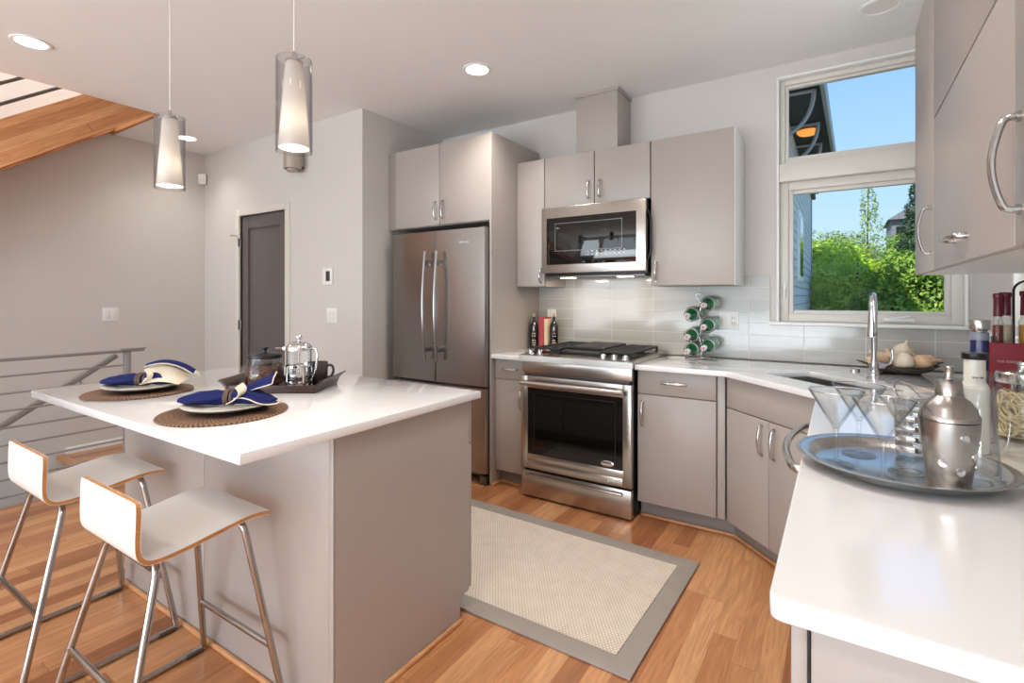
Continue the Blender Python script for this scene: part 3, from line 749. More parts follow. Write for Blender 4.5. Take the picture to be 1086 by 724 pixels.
# ------------------------------------------------------------------ worktops
bm = curve_plate('plate', [[(-2.034, 2.885), (-1.777, 2.885), (-1.777, YB-0.001), (-2.034, YB-0.001)]], 0.885, 0.915, 0.003)
tag(obj('worktop', bm, MAT['quartz'], loc=(-1.906, 3.22, 0.885)), 'small white quartz worktop between refrigerator panel and range', 'worktop')
v1 = Vector((1, -1)).normalized(); v2 = Vector((1, 1)).normalized()
S0 = Vector((-0.330, 2.945))
def sxy(a, b): p = S0+v1*a+v2*b; return (p.x, p.y)
sink_poly = [sxy(0, 0), sxy(0.50, 0), sxy(0.50, 0.27), sxy(0, 0.27)]
outer = [(-1.010, 2.885), (-0.512, 2.885), (-0.080, 2.450), (-0.080, 0.764), (-0.0775, 0.756), (-0.072, 0.7505), (-0.064, 0.748), (XR-0.001, 0.748), (XR-0.001, YB-0.001), (-1.010, YB-0.001)]
bm = curve_plate('plate', [outer, sink_poly], 0.885, 0.915, 0.003)
tag(obj('worktop', bm, MAT['quartz'], loc=(0.2, 2.0, 0.885)), 'long white quartz worktop turning the corner past the sink to the camera', 'worktop')
# sink
t = thing('sink', 'stainless steel undermount sink set in the corner worktop', 'sink', (S0.x, S0.y, 0.70), -PI/4)
bm = BM()
def ring(o, z): return [(-o, -o, z), (0.50+o, -o, z), (0.50+o, 0.27+o, z), (-o, 0.27+o, z)]
rs = [ring(0.018, 0.884), ring(0.004, 0.884), ring(-0.004, 0.74), ring(-0.02, 0.715)]
vr = [[bm.verts.new((p[0], p[1], p[2]-0.70)) for p in r] for r in rs]
for a, b in zip(vr, vr[1:]):
    for i in range(4): bm.faces.new((a[i], a[(i+1) % 4], b[(i+1) % 4], b[i]))
bm.faces.new(vr[-1]); obj('basin', bm, MAT['sink'], t, world=False, smooth=20)
bm = BM(); lathe(bm, [(0, 0.020), (0.03, 0.020), (0.042, 0.018), (0.042, 0.016)], (0.25, 0.14, 0), 20); obj('drain', bm, MAT['chrome'], t, world=False)

# faucet
t = thing('faucet', 'tall chrome pull-down faucet behind the corner sink', 'faucet', (0.146, 3.184, 0.9155))
bm = BM(); lathe(bm, [(0, 0), (0.027, 0), (0.027, 0.006), (0.021, 0.012), (0.0205, 0.06), (0.016, 0.065), (0.0, 0.065)], n=24); obj('base', bm, MAT['chrome'], t, world=False)
sp_dir = Vector((-0.10, -1.0, 0)).normalized()
pts = [Vector((0, 0, 0.06)), Vector((0, 0, 0.32))]
for k in range(1, 9):
    a = PI*k/8*0.93; pts.append(Vector((0, 0, 0.32))+sp_dir*(0.075*(1-math.cos(a)))+Vector((0, 0, 0.085*math.sin(a))))
pts.append(pts[-1]+Vector((0, 0, -0.02)))
bm = BM(); tube(bm, pts, 0.0145, n=16); obj('neck', bm, MAT['chrome'], t, world=False, smooth=60)
e_ = pts[-1]
bm = BM(); lathe(bm, [(0, 0.004), (0.0155, 0.004), (0.018, -0.03), (0.0225, -0.10), (0.0225, -0.115), (0.018, -0.12), (0, -0.12)], e_, 24); obj('spray_head', bm, MAT['chrome'], t, world=False)
bm = BM(); cyl(bm, (0.015, 0.004, 0.045), (0.042, 0.016, 0.045), 0.015, n=18); tube(bm, [(0.04, 0.015, 0.045), (0.066, 0.026, 0.055), (0.078, 0.03, 0.085), (0.076, 0.03, 0.125)], [0.010, 0.009, 0.008, 0.0065], 0.006, n=12); obj('lever', bm, MAT['chrome'], t, world=False, smooth=50)
bm = BM(); lathe(bm, [(0, 0), (0.024, 0), (0.024, 0.006), (0.018, 0.014), (0.0, 0.016)], n=24)
tag(obj('sink_button', bm, MAT['chrome'], loc=(0.065, 3.27, 0.9155), world=False), 'small round chrome cap on worktop beside the faucet', 'sink fitting')

# ------------------------------------------------------------------ refrigerator
t = thing('refrigerator', 'stainless steel French door refrigerator with bottom freezer', 'refrigerator', (-2.508, 3.2, 0.0))
bm = BM(); box(bm, (-2.955, 2.925, 0.035), (-2.062, 3.54, 1.785), 0.004); obj('body', bm, MAT['steel_dark'], t)
def fridge_door(x0, x1, z0, z1, name='door'):
    """door with a gently bowed front and rounded sides"""
    bm = BM(); n = 14; prof = []
    for i in range(n+1):
        s = i/n; x = x0+(x1-x0)*s
        full = (x-(-2.958))/(0.900)
        y = 2.848-0.010*math.sin(PI*min(1, max(0, full)))
        prof.append((x, y))
    r = 0.012
    poly = [(x0, 2.918)]+[(x0, prof[0][1]+r)]+[(p[0] if 0 < i < n else (p[0]+r*0.7 if i == 0 else p[0]-r*0.7), p[1]) for i, p in enumerate(prof)]+[(x1, prof[-1][1]+r), (x1, 2.918)]
    prism(bm, poly, z0, z1)
    return obj(name, bm, MAT['steel'], t, smooth=30)
dl = fridge_door(-2.960, -2.5105, 0.690, 1.797); dr = fridge_door(-2.5055, -2.056, 0.690, 1.797)
dz = fridge_door(-2.960, -2.056, 0.085, 0.672, 'freezer_drawer')
for d, hx in ((dl, -2.565), (dr, -2.452)):
    bm = BM(); pts = [(hx, 2.79-0.028*math.sin(PI*s), 0.845+0.80*s) for s in [i/12 for i in range(13)]]
    tube(bm, pts, 0.0115, 0.011, n=14, up=(0, 1, 0))
    for z in (0.93, 1.56):
        box(bm, (hx-0.010, 2.775, z-0.02), (hx+0.010, 2.846, z+0.02), 0.004)
    obj('handle', bm, MAT['steel_bar'], d, smooth=40)
bm = BM(); pts = [(-2.86+0.70*s, 2.79-0.02*math.sin(PI*s), 0.60) for s in [i/10 for i in range(11)]]; tube(bm, pts, 0.011, n=12)
for x in (-2.80, -2.22): box(bm, (x-0.02, 2.785, 0.59), (x+0.02, 2.846, 0.61), 0.003)
obj('handle', bm, MAT['nickel'], dz, smooth=40)
for x in (-2.93, -2.09):
    bm = BM(); box(bm, (x-0.028, 2.86, 1.786), (x+0.028, 2.95, 1.806), 0.004); obj('hinge_cover', bm, MAT['steel_dark'], t)
    bm = BM(); box(bm, (x-0.03, 2.86, 0.0), (x+0.03, 2.93, 0.065), 0.006); obj('foot', bm, MAT['steel_dark'], t)
bm = BM(); box(bm, (-2.93, 2.93, 0.02), (-2.09, 2.95, 0.08), 0.003); obj('kick_plate', bm, MAT['black'], t)
text('logo', 'JENN-AIR', 0.021, (-2.245, 2.8415, 1.70), FACE_NEG_Y, MAT['white_lam'], dr, spacing=1.1)

# ------------------------------------------------------------------ range
t = thing('range', 'stainless steel gas range with black oven window', 'range', (-1.398, 3.2, 0))
RX0, RX1 = -1.772, -1.014
bm = BM(); box(bm, (RX0+0.004, 2.90, 0.03), (RX1-0.004, 3.54, 0.895)); obj('body', bm, MAT['black'], t)
bm = BM(); box(bm, (RX0+0.005, 2.853, 0.014), (RX1-0.005, 2.895, 0.180), 0.004); dwr = obj('drawer', bm, MAT['steel_h'], t)
bm = BM(); box(bm, (RX0+0.045, 2.828, 0.147), (RX1-0.055, 2.842, 0.163), 0.005); [box(bm, (x-0.03, 2.838, 0.150), (x+0.03, 2.854, 0.160)) for x in (RX0+0.12, RX1-0.15)]; obj('drawer_handle', bm, MAT['steel_h'], dwr)
bm = BM(); frame_ring(bm, RX0+0.003, RX1-0.003, 0.195, 0.798, 0.052, 2.847, 2.895, 0.003); box(bm, (RX0+0.05, 2.847, 0.247), (RX1-0.05, 2.895, 0.292), 0.002); box(bm, (RX0+0.05, 2.847, 0.722), (RX1-0.05, 2.895, 0.748), 0.002); od = obj('oven_door', bm, MAT['steel_h'], t)
bm = BM(); box(bm, (RX0+0.056, 2.852, 0.290), (RX1-0.056, 2.880, 0.726)); obj('oven_window', bm, MAT['black_glass'], od)
bm = BM(); frame_ring(bm, RX0+0.10, RX1-0.10, 0.335, 0.690, 0.004, 2.8505, 2.853, 0.0); obj('window_border', bm, MAT['gap'], od)
bm = BM(); tube(bm, [(RX0+0.035, 2.795, 0.758), (RX1-0.035, 2.795, 0.758)], 0.0165, n=18); [box(bm, (x-0.018, 2.80, 0.746), (x+0.018, 2.848, 0.770), 0.004) for x in (RX0+0.075, RX1-0.075)]; obj('oven_handle', bm, MAT['steel_h'], od)
bm = BM(); lathe(bm, [(0, 0.0), (0.036, 0.0), (0.036, 0.003), (0.030, 0.005), (0, 0.005)], (0, 0, 0), 28)
bm.transform(Matrix.Translation((-1.165, 2.8515, 0.318)) @ Matrix.Rotation(PI/2, 4, 'X') @ Matrix.Diagonal((1.15, 0.5, 1, 1))); obj('emblem', bm, MAT['chrome'], od)
bm = BM(); bow(bm, (-1.188, 2.8460, 0.318), (-1.142, 2.8460, 0.318), (0, 0, 1), 0.006, 0.0008, 0.0010); obj('emblem_swirl', bm, MAT['steel_dark'], od)
text('logo', 'JENN-AIR', 0.022, (-1.117, 2.8465, 0.222), FACE_NEG_Y, MAT['white_lam'], od)
bm = BM(); box(bm, (RX0+0.004, 2.862, 0.818), (RX1-0.004, 2.90, 0.893), 0.002); obj('vent_panel', bm, MAT['steel_h'], t)
bm = BM(); box(bm, (RX0+0.02, 2.868, 0.801), (RX1-0.02, 2.90, 0.816)); box(bm, (RX0+0.03, 2.858, 0.806), (RX1-0.03, 2.866, 0.811)); obj('vent_slot', bm, MAT['steel_dark'], t)
# top deck with sloped control lip
bm = BM()
poly = [(2.835, 0.893), (2.838, 0.930), (2.925, 0.940), (3.545, 0.940), (3.545, 0.9162), (2.865, 0.9162), (2.862, 0.893)]
A = [bm.verts.new((RX0-0.006, y, z)) for y, z in poly]; B2 = [bm.verts.new((RX1+0.006, y, z)) for y, z in poly]
bm.faces.new(A[::-1]); bm.faces.new(B2)
for i in range(len(poly)): bm.faces.new((A[i], A[(i+1) % len(poly)], B2[(i+1) % len(poly)], B2[i]))
obj('cooktop_deck', bm, MAT['steel_h'], t, smooth=20)
bm = BM(); box(bm, (RX0+0.03, 2.94, 0.9385), (RX1-0.03, 3.50, 0.9435), 0.002); obj('cooktop_glass', bm, MAT['black_glass'], t)
for x in (-1.715, -1.645, -1.205, -1.135, -1.065):
    bm = BM(); lathe(bm, [(0, 0), (0.021, 0), (0.021, 0.004), (0.0185, 0.006), (0.0175, 0.026), (0.013, 0.029), (0, 0.029)], (x, 2.885, 0.9345), 20); box(bm, (x-0.0035, 2.868, 0.955), (x+0.0035, 2.902, 0.968), 0.002); obj('knob', bm, MAT['chrome'], t)
def grate(x0, x1, y0, y1, nx, ny):
    bm = BM(); z0, z1 = 0.962, 0.976
    for a in (x0, x1): box(bm, (a-0.007, y0, z0), (a+0.007, y1, z1), 0.003)
    for i in range(ny+1):
        y = y0+(y1-y0)*i/ny; box(bm, (x0, y-0.006, z0), (x1, y+0.006, z1), 0.003)
    for i in range(1, nx):
        x = x0+(x1-x0)*i/nx; box(bm, (x-0.005, y0, z0), (x+0.005, y1, z1), 0.002)
    for x in (x0, x1):
        for y in (y0, y1): box(bm, (x-0.008, y-0.008, 0.9436), (x+0.008, y+0.008, z0+0.002), 0.002)
    return obj('grate', bm, MAT['iron'], t)
grate(RX0+0.05, -1.545, 2.965, 3.475, 2, 6); grate(-1.245, RX1-0.045, 2.965, 3.475, 2, 8)
bm = BM(); box(bm, (-1.530, 2.95, 0.9436), (-1.260, 3.48, 0.962), 0.004); obj('center_vent', bm, MAT['grille'], t)
bm = BM(); box(bm, (-1.520, 3.06, 0.962), (-1.270, 3.46, 0.985), 0.006); obj('griddle', bm, MAT['iron'], t)
for x in (-1.63, -1.15):
    for y in (3.09, 3.35):
        bm = BM(); lathe(bm, [(0.045, 0), (0.045, 0.008), (0.03, 0.010), (0.03, 0.016), (0, 0.016)], (x, y, 0.9436), 20); obj('burner', bm, MAT['iron'], t)

# ------------------------------------------------------------------ microwave
t = thing('microwave', 'stainless over-the-range microwave with dark window under short cabinet', 'microwave', (-1.408, 3.35, 1.46))
MX0, MX1, MZ0, MZ1 = -1.785, -1.030, 1.478, 1.938
bm = BM(); box(bm, (MX0+0.003, 3.20, MZ0-0.016), (MX1-0.003, YB-0.012, MZ1+0.004), 0.003); obj('body', bm, MAT['black'], t)
bm = BM(); box(bm, (MX0, 3.150, MZ0), (MX1, 3.198, MZ1), 0.004); dm = obj('door', bm, MAT['steel_h'], t)
bm = BM(); box(bm, (MX0+0.042, 3.1475, MZ0+0.058), (MX1-0.062, 3.152, MZ1-0.075), 0.001); gw = obj('door_glass', bm, MAT['black_glass'], dm)
bm = BM(); frame_ring(bm, MX0+0.11, MX1-0.155, MZ0+0.150, MZ1-0.115, 0.004, 3.1465, 3.1477, 0.0); obj('window_border', bm, MAT['steel_dark'], dm)
bm = BM()
for i in range(9):
    for j in range(2): box(bm, (MX1-0.40+i*0.032, 3.1467, MZ0+0.118+j*0.022), (MX1-0.392+i*0.032, 3.1476, MZ0+0.123+j*0.022))
obj('key_marks', bm, MAT['label_ink'], dm)
text('logo', 'JENN-AIR', 0.024, (MX1-0.125, 3.1490, MZ0+0.036), FACE_NEG_Y, MAT['white_lam'], dm)
bm = BM(); tube(bm, fillet([(MX1+0.001, 3.185, MZ0+0.07), (MX1+0.024, 3.18, MZ0+0.12), (MX1+0.024, 3.18, MZ1-0.12), (MX1+0.001, 3.185, MZ1-0.07)], 0.05), 0.006, 0.010, n=10, up=(0, 1, 0)); obj('side_grip', bm, MAT['black'], dm)
bm = BM(); box(bm, (MX0+0.01, 3.20, MZ0-0.030), (MX1-0.02, 3.50, MZ0-0.016), 0.003); bt = obj('bottom_grille', bm, MAT['steel_dark'], t)
for x in (-1.62, -1.20):
    bm = BM(); box(bm, (x-0.05, 3.22, MZ0-0.034), (x+0.05, 3.27, MZ0-0.0295), 0.001); o = obj('work_light', bm, MAT['led'], bt)
    lamp('microwave_work_light', 'AREA', (x, 3.245, MZ0-0.04), 0.9, (1.0, 0.82, 0.62), (0, 0.15, -1), shape='RECTANGLE', size=0.1, size_y=0.05)

# ------------------------------------------------------------------ island
IX0, IX1, IY0, IY1 = -2.775, -1.290, 1.0, 1.690
t = thing('island', 'taupe kitchen island cabinet with drawers on its far side', 'island', (-2.03, 1.35, 0))
bm = BM()
box(bm, (IX0+0.02, IY0+0.019, 0.0), (IX1-0.021, IY1-0.09, 0.884)); box(bm, (IX0+0.02, IY1-0.09, 0.10), (IX1-0.021, IY1-0.021, 0.884)); obj('body', bm, MAT['cab_edge'], t)
xs = [IX0, -2.057, IX1-0.021]
bm = BM(); [box(bm, (a+0.001, IY0, 0.0), (b-0.001, IY0+0.018, 0.884), 0.0015) for a, b in zip(xs, xs[1:])]; obj('front_panel', bm, MAT['cab'], t)
bm = BM(); t2 = BM()
prism(t2, [(IY0+0.006, 0.0), (IY1-0.08, 0.0), (IY1-0.08, 0.10), (IY1-0.022, 0.10), (IY1-0.022, 0.884), (IY0+0.006, 0.884)], 0, 0.02)
for v in t2.verts: v.co = Vector((IX1-0.020+v.co.z, v.co.x, v.co.y))
merge(bm, t2); obj('end_panel', bm, MAT['cab'], t, smooth=20)
bm = BM(); box(bm, (IX0, IY0+0.02, 0.0), (IX0+0.018, IY1-0.022, 0.884), 0.0015); obj('end_panel', bm, MAT['cab'], t)
bm = BM(); box(bm, (IX1-0.020, IY0-0.001, 0.0), (IX1, IY0+0.004, 0.884), 0.001); obj('corner_strip', bm, MAT['cab'], t)
for a, b in zip(xs, xs[1:]):
    for z0, z1 in ((0.108, 0.40), (0.405, 0.70), (0.705, 0.880)):
        bm = BM(); box(bm, (a+0.003, IY1-0.02, z0), ((b if b < -1.4 else IX1-0.001)-0.002, IY1, z1), 0.002); d = obj('drawer', bm, MAT['cab'], t)
        mx = (a+b)/2; handle(d, (mx-0.065, IY1, (z0+z1)/2), (mx+0.065, IY1, (z0+z1)/2), (0, 1, 0))
bm = BM(); box(bm, (-2.882, 0.703, 0.885), (-1.271, 1.728, 0.915), 0.003)
tag(obj('worktop', bm, MAT['quartz'], loc=(-2.076, 1.215, 0.885)), 'white quartz island worktop overhanging the two stools', 'worktop')

# ------------------------------------------------------------------ rug
t = thing('rug', 'natural sisal rug with grey fabric border on the oak floor', 'rug', (-1.36, 2.13, 0.0))
RUG = [(-2.16, 1.672), (-0.600, 1.672), (-0.578, 2.588), (-2.16, 2.615)]
def inset(poly, d):
    c = Vector((sum(p[0] for p in poly)/4, sum(p[1] for p in poly)/4)); out = []
    for x, y in poly: out.append((x-d if x > c.x else x+d, y-d if y > c.y else y+d))
    return out
bm = BM(); prism(bm, inset(RUG, 0.085), 0.001, 0.0095); obj('sisal_field', bm, MAT['sisal'], t)
bm = curve_plate('b', [RUG, inset(RUG, 0.083)], 0.001, 0.0115, 0.003); obj('border', bm, MAT['rug_band'], t)

# ------------------------------------------------------------------ bar stools
def stool(cx, label):
    t = thing('bar_stool', label, 'stool', (cx, 0.62, 0.0), group='bar stools at the island')
    hw = 0.192
    path = [(0.594, 0.768), (0.592, 0.70), (0.591, 0.655), (0.594, 0.625), (0.611, 0.606), (0.645, 0.602), (0.70, 0.606), (0.78, 0.617), (0.85, 0.627), (0.90, 0.631), (0.95, 0.624)]
    sm = [Vector((0, y, z)) for y, z in path]
    for _ in range(2):
        n2 = [sm[0]]
        for a, b in zip(sm, sm[1:]): n2 += [a*0.75+b*0.25, a*0.25+b*0.75]
        n2.append(sm[-1]); sm = n2
    th = 0.011
    def shell(off0, off1):
        bm = BM(); rows = []
        for i, p in enumerate(sm):
            a = sm[max(0, i-1)]; b = sm[min(len(sm)-1, i+1)]; d = (b-a).normalized(); nrm = Vector((0, -d.z, d.y))
            s = i/(len(sm)-1)
            w = hw*(1.0 - 0.02*math.sin(PI*s))
            if s < 0.08: w -= 0.012*(1-s/0.08)**2
            rows.append([bm.verts.new((cx+sx*w, (p+nrm*o).y, (p+nrm*o).z)) for sx, o in ((-1, off0), (1, off0), (1, off1), (-1, off1))])
        for a, b in zip(rows, rows[1:]):
            for j in range(4): bm.faces.new((a[j], a[(j+1) % 4], b[(j+1) % 4], b[j]))
        bm.faces.new(rows[0][::-1]); bm.faces.new(rows[-1])
        return bm
    seat = obj('seat', shell(-th, 0.0), MAT['ply'], t, smooth=40)
    bm = shell(0.0, 0.0012)
    obj('laminate_face', bm, MAT['white_lam'], seat, smooth=40)['label'] = 'white laminate seat face'
    bm = shell(-th-0.0012, -th)
    obj('laminate_back', bm, MAT['white_lam'], seat, smooth=40)['label'] = 'white laminate under face'
    zt = 0.594
    for s in (-1, 1):
        xt, xf = cx+s*0.150, cx+s*0.252
        front = [(cx+s*0.04, 0.872, zt+0.016), (xt, 0.885, zt+0.014), (xf, 0.966, 0.010), (xf, 0.93, 0.0105)]
        bm = BM(); tube(bm, fillet(front[:-1], 0.05), 0.0105, n=12); obj('leg', bm, MAT['stool_chrome'], t, smooth=50)
        rear = [(cx+s*0.04, 0.655, zt-0.016), (xt+s*0.012, 0.645, zt-0.016), (xf, 0.505, 0.010)]
        bm = BM(); tube(bm, fillet(rear, 0.05), 0.0105, n=12); obj('leg', bm, MAT['stool_chrome'], t, smooth=50)
        bm = BM(); tube(bm, [(xf, 0.505, 0.0105), (xf, 0.966, 0.0105)], 0.0103, n=12); r_ = obj('runner', bm, MAT['stool_chrome'], t, smooth=50)
        for y in (0.93, 0.54):
            bm = BM(); box(bm, (xf-0.013, y-0.03, 0.0), (xf+0.013, y+0.03, 0.018), 0.005); obj('glide', bm, MAT['steel_dark'], r_)
    def at(top, foot, z):
        k = (top[2]-z)/(top[2]-foot[2]); return tuple(top[i]+(foot[i]-top[i])*k for i in range(3))
    a = at((0.150, 0.885, zt+0.014), (0.252, 0.966, 0.01), 0.205)
    bm = BM(); tube(bm, [(cx-a[0], a[1], 0.205), (cx+a[0], a[1], 0.205)], 0.0095, n=12); obj('footrest', bm, MAT['stool_chrome'], t, smooth=50)
    a = at((0.162, 0.645, zt-0.016), (0.252, 0.505, 0.01), 0.25)
    bm = BM(); tube(bm, [(cx-a[0], a[1], 0.25), (cx+a[0], a[1], 0.25)], 0.0095, n=12); obj('stretcher', bm, MAT['stool_chrome'], t, smooth=50)
stool(-1.735, 'white plywood bar stool nearest the camera, at the rug end of the island')
stool(-2.452, 'white plywood bar stool nearest the stair railing')

# ------------------------------------------------------------------ stairs and railings
PH = math.atan(0.709)
t = thing('staircase', 'open wooden stair rising through the ceiling beside the wall', 'staircase', (-4.95, -2.3, 0))
def stringer(x0, x1):
    bm = BM(); yA, yB = 1.378, 1.819      # where the top and bottom edges cross the ceiling
    ys_, ye = -2.3, 1.84
    t2 = BM(); prism(t2, [(ys_, CH+(ys_-yB)*0.709), (ye, CH+(ye-yB)*0.709), (ye, CH+(ye-yA)*0.709), (ys_, CH+(ys_-yA)*0.709)], 0, x1-x0)
    for v in t2.verts: v.co = Vector((x0+v.co.z, v.co.x, v.co.y))
    merge(bm, t2); return bm
obj('stringer', stringer(-4.60, -4.512), MAT['fir'], t, smooth=20); obj('stringer', stringer(-5.405, -5.32), MAT['fir'], t, smooth=20)
for k in range(14):
    y = -1.95+k*0.268; z = CH+(y-1.60)*0.709
    bm = BM(); box(bm, (-5.32, y-0.14, z-0.03), (-4.60, y+0.14, z+0.03), 0.006); obj('tread', bm, MAT['fir'], t)
t = thing('guard_rail', 'slanted dark rods of the upper stair guard above the wooden stringer', 'railing', (-4.556, -2.2, 0.2))
for y in (-2.2, -1.0, 0.15):
    z = CH+(y-1.378)*0.709; bm = BM(); box(bm, (-4.575, y-0.016, z), (-4.537, y+0.016, z+0.98), 0.003); obj('post', bm, MAT['rail'], t)
for k in range(6):
    o_ = 0.10+k*0.135
    bm = BM(); tube(bm, [(-4.555, -2.25, CH+(-2.25-1.378)*0.709+o_), (-4.555, 1.80, CH+(1.80-1.378)*0.709+o_)], 0.011, n=8); obj('rod', bm, MAT['steel_dark'], t)

t = thing('stair_railing', 'grey steel railing of horizontal bars along the stairwell', 'railing', (-4.385, 0.0, 0.0))
RXr = -4.385
bm = BM(); box(bm, (RXr-0.022, -2.6, 0.908), (RXr+0.022, 1.70, 0.928), 0.004); box(bm, (RXr-0.026, 1.56, 0.928), (RXr+0.026, 1.71, 0.934), 0.002); obj('top_rail', bm, MAT['rail'], t)
for y in (1.595, 0.1, -1.4):
    bm = BM(); box(bm, (RXr-0.018, y-0.02, -0.12), (RXr+0.018, y+0.02, 0.907), 0.003); obj('post', bm, MAT['rail'], t)
for k in range(8):
    z = 0.815-k*0.108
    bm = BM(); tube(bm, [(RXr, -2.6, z), (RXr, 1.598, z)], 0.0068, n=10); obj('bar', bm, MAT['rail'], t, smooth=60)
t = thing('handrail', 'grey handrail sloping down the stairwell behind the horizontal bars', 'handrail', (-4.47, 1.5, 0.0))
bm = BM(); tube(bm, [(-4.47, 1.56, 0.885), (-4.47, -1.6, -1.15)], 0.012, 0.022, n=8, up=(0, 0.5, 0.85)); obj('rail', bm, MAT['rail'], t)
for y in (1.35, -0.2):
    z = 0.885+(y-1.56)*0.644; bm = BM(); tube(bm, fillet([(-4.47, y, z-0.01), (-4.47, y, z-0.05), (-4.375, y, z-0.06)], 0.03), 0.007, n=8); obj('bracket', bm, MAT['rail'], t)

# ------------------------------------------------------------------ wall plates and small fittings
t = thing('light_switch', 'white double switch plate on the wall beside the stairwell', 'light switch', (XL, 1.845, 1.10))
bm = BM(); box(bm, (XL, 1.785, 1.10), (XL+0.006, 1.905, 1.22), 0.002); obj('plate', bm, MAT['white_paint'], t)
for y in (1.82, 1.87): bm = BM(); box(bm, (XL+0.006, y-0.017, 1.125), (XL+0.010, y+0.017, 1.195), 0.002); obj('rocker', bm, MAT['white_lam'], t)
t = thing('light_switch', 'white double switch plate below the thermostat', 'light switch', (-3.415, YD, 1.105))
bm = BM(); box(bm, (-3.478, YD-0.006, 1.105), (-3.352, YD, 1.222), 0.002); obj('plate', bm, MAT['white_paint'], t)
for x in (-3.441, -3.389): bm = BM(); box(bm, (x-0.017, YD-0.010, 1.130), (x+0.017, YD-0.006, 1.197), 0.002); obj('rocker', bm, MAT['white_lam'], t)
t = thing('thermostat', 'white thermostat with dark display on the wall beside the pantry door', 'thermostat', (-3.455, YD, 1.41))
bm = BM(); box(bm, (-3.512, YD-0.024, 1.41), (-3.398, YD, 1.545), 0.006); obj('case', bm, MAT['white_paint'], t)
bm = BM(); box(bm, (-3.463, YD-0.0255, 1.438), (-3.413, YD-0.0235, 1.518), 0.001); obj('display', bm, MAT['steel_dark'], t)
t = thing('motion_sensor', 'small white motion sensor high in the room corner', 'sensor', (XL+0.04, YD-0.04, 2.44))
bm = BM(); box(bm, (-0.035, -0.022, 0), (0.035, 0.022, 0.105), 0.012, mtx=Matrix.Rotation(PI/4, 4, 'Z')); obj('case', bm, MAT['white_paint'], t, world=False)
bm = BM(); box(bm, (-0.026, -0.026, 0.014), (0.026, -0.021, 0.055), 0.004, mtx=Matrix.Rotation(PI/4, 4, 'Z')); obj('lens', bm, MAT['white_lam'], t, world=False)
t = thing('outlet', 'white double outlet and switch plate beside the wine rack', 'outlet', (-0.61, YB-0.010, 1.10))
bm = BM(); box(bm, (-0.669, YB-0.016, 1.10), (-0.551, YB-0.0105, 1.218), 0.002); pl = obj('plate', bm, MAT['white_paint'], t)
bm = BM(); box(bm, (-0.657, YB-0.020, 1.124), (-0.623, YB-0.016, 1.194), 0.002); obj('rocker', bm, MAT['white_lam'], t)
bm = BM(); box(bm, (-0.597, YB-0.019, 1.124), (-0.563, YB-0.016, 1.194), 0.002); rc = obj('receptacle', bm, MAT['white_lam'], t)
bm = BM()
for z in (1.142, 1.174):
    for x in (-0.588, -0.574): box(bm, (x-0.0015, YB-0.0197, z-0.006), (x+0.0015, YB-0.0189, z+0.006))
obj('slots', bm, MAT['gap'], rc).name = 'slot'
t = thing('outlet', 'white outlet plate behind the dark oil bottles', 'outlet', (-1.915, YB-0.010, 1.08))
bm = BM(); box(bm, (-1.955, YB-0.016, 1.085), (-1.878, YB-0.0105, 1.215), 0.002); obj('plate', bm, MAT['white_paint'], t)
bm = BM(); box(bm, (-1.934, YB-0.019, 1.115), (-1.899, YB-0.016, 1.185), 0.002); obj('receptacle', bm, MAT['white_lam'], t)
t = thing('sconce', 'cylindrical satin metal sconce high on the wall beyond the pendants', 'sconce', (-3.80, YD-0.02, 2.345))
bm = BM(); lathe(bm, [(0, 0.045), (0.058, 0.045), (0.058, 0.02), (0.064, 0.02), (0.070, 0.022), (0.070, 0.23), (0.066, 0.235), (0, 0.235)], (-3.80, YD-0.095, 2.345), 28); obj('shade', bm, MAT['sconce'], t)
bm = BM(); lathe(bm, [(0, 0), (0.045, 0), (0.048, 0.004), (0.048, 0.0445), (0, 0.0445)], (-3.80, YD-0.095, 2.345), 24); obj('bulb_ring', bm, MAT['sconce'], t)
bm = BM(); box(bm, (-3.83, YD-0.03, 2.40), (-3.77, YD, 2.54), 0.004); obj('mount', bm, MAT['sconce'], t)

def downlight(x, y, label, lit=True, energy=22):
    t = thing('ceiling_downlight', label, 'ceiling light', (x, y, CH-0.008), group='recessed ceiling lights')
    bm = BM(); lathe(bm, [(0.070, 0.0072), (0.071, 0.002), (0.086, 0.0), (0.090, 0.0035), (0.090, 0.0078)], (x, y, CH-0.008), 36); obj('trim_ring', bm, MAT['white_paint'], t)
    bm = BM()
    if lit: lathe(bm, [(0, 0.0035), (0.069, 0.0045), (0.0705, 0.0075)], (x, y, CH-0.008), 32)
    else: lathe(bm, [(0, 0.0065), (0.052, 0.0060), (0.069, 0.0045), (0.0705, 0.0075)], (x, y, CH-0.008), 32)
    obj('lens', bm, MAT['led'] if lit else MAT['unlit'], t)
    if lit: lamp('downlight_beam', 'SPOT', (x, y, CH-0.03), energy, (1.0, 0.95, 0.89), (0, 0, -1), spot_size=math.radians(125), spot_blend=0.9, shadow_soft_size=0.06)
downlight(-3.837, 0.936, 'lit recessed ceiling light near the stair opening')
downlight(-1.928, 2.579, 'lit recessed ceiling light in front of the refrigerator', energy=42)
downlight(-4.96, 2.262, 'lit recessed ceiling light in the far room corner', energy=12)
for x_, y_, w_, e_ in ((-0.75, 1.45, 'over the rug, out of the frame', 34), (-0.88, 2.15, 'in front of the range, out of the frame', 42), (-0.70, -0.35, 'behind the camera', 42), (-2.35, -0.55, 'behind the stools', 28), (0.12, 1.30, 'over the near worktop, out of the frame', 9)):  # downlights out of view, added for more light from above
    downlight(x_, y_, 'added recessed ceiling light '+w_, energy=e_)
downlight(0.165, 3.10, 'unlit white recessed ceiling light above the corner sink', False)

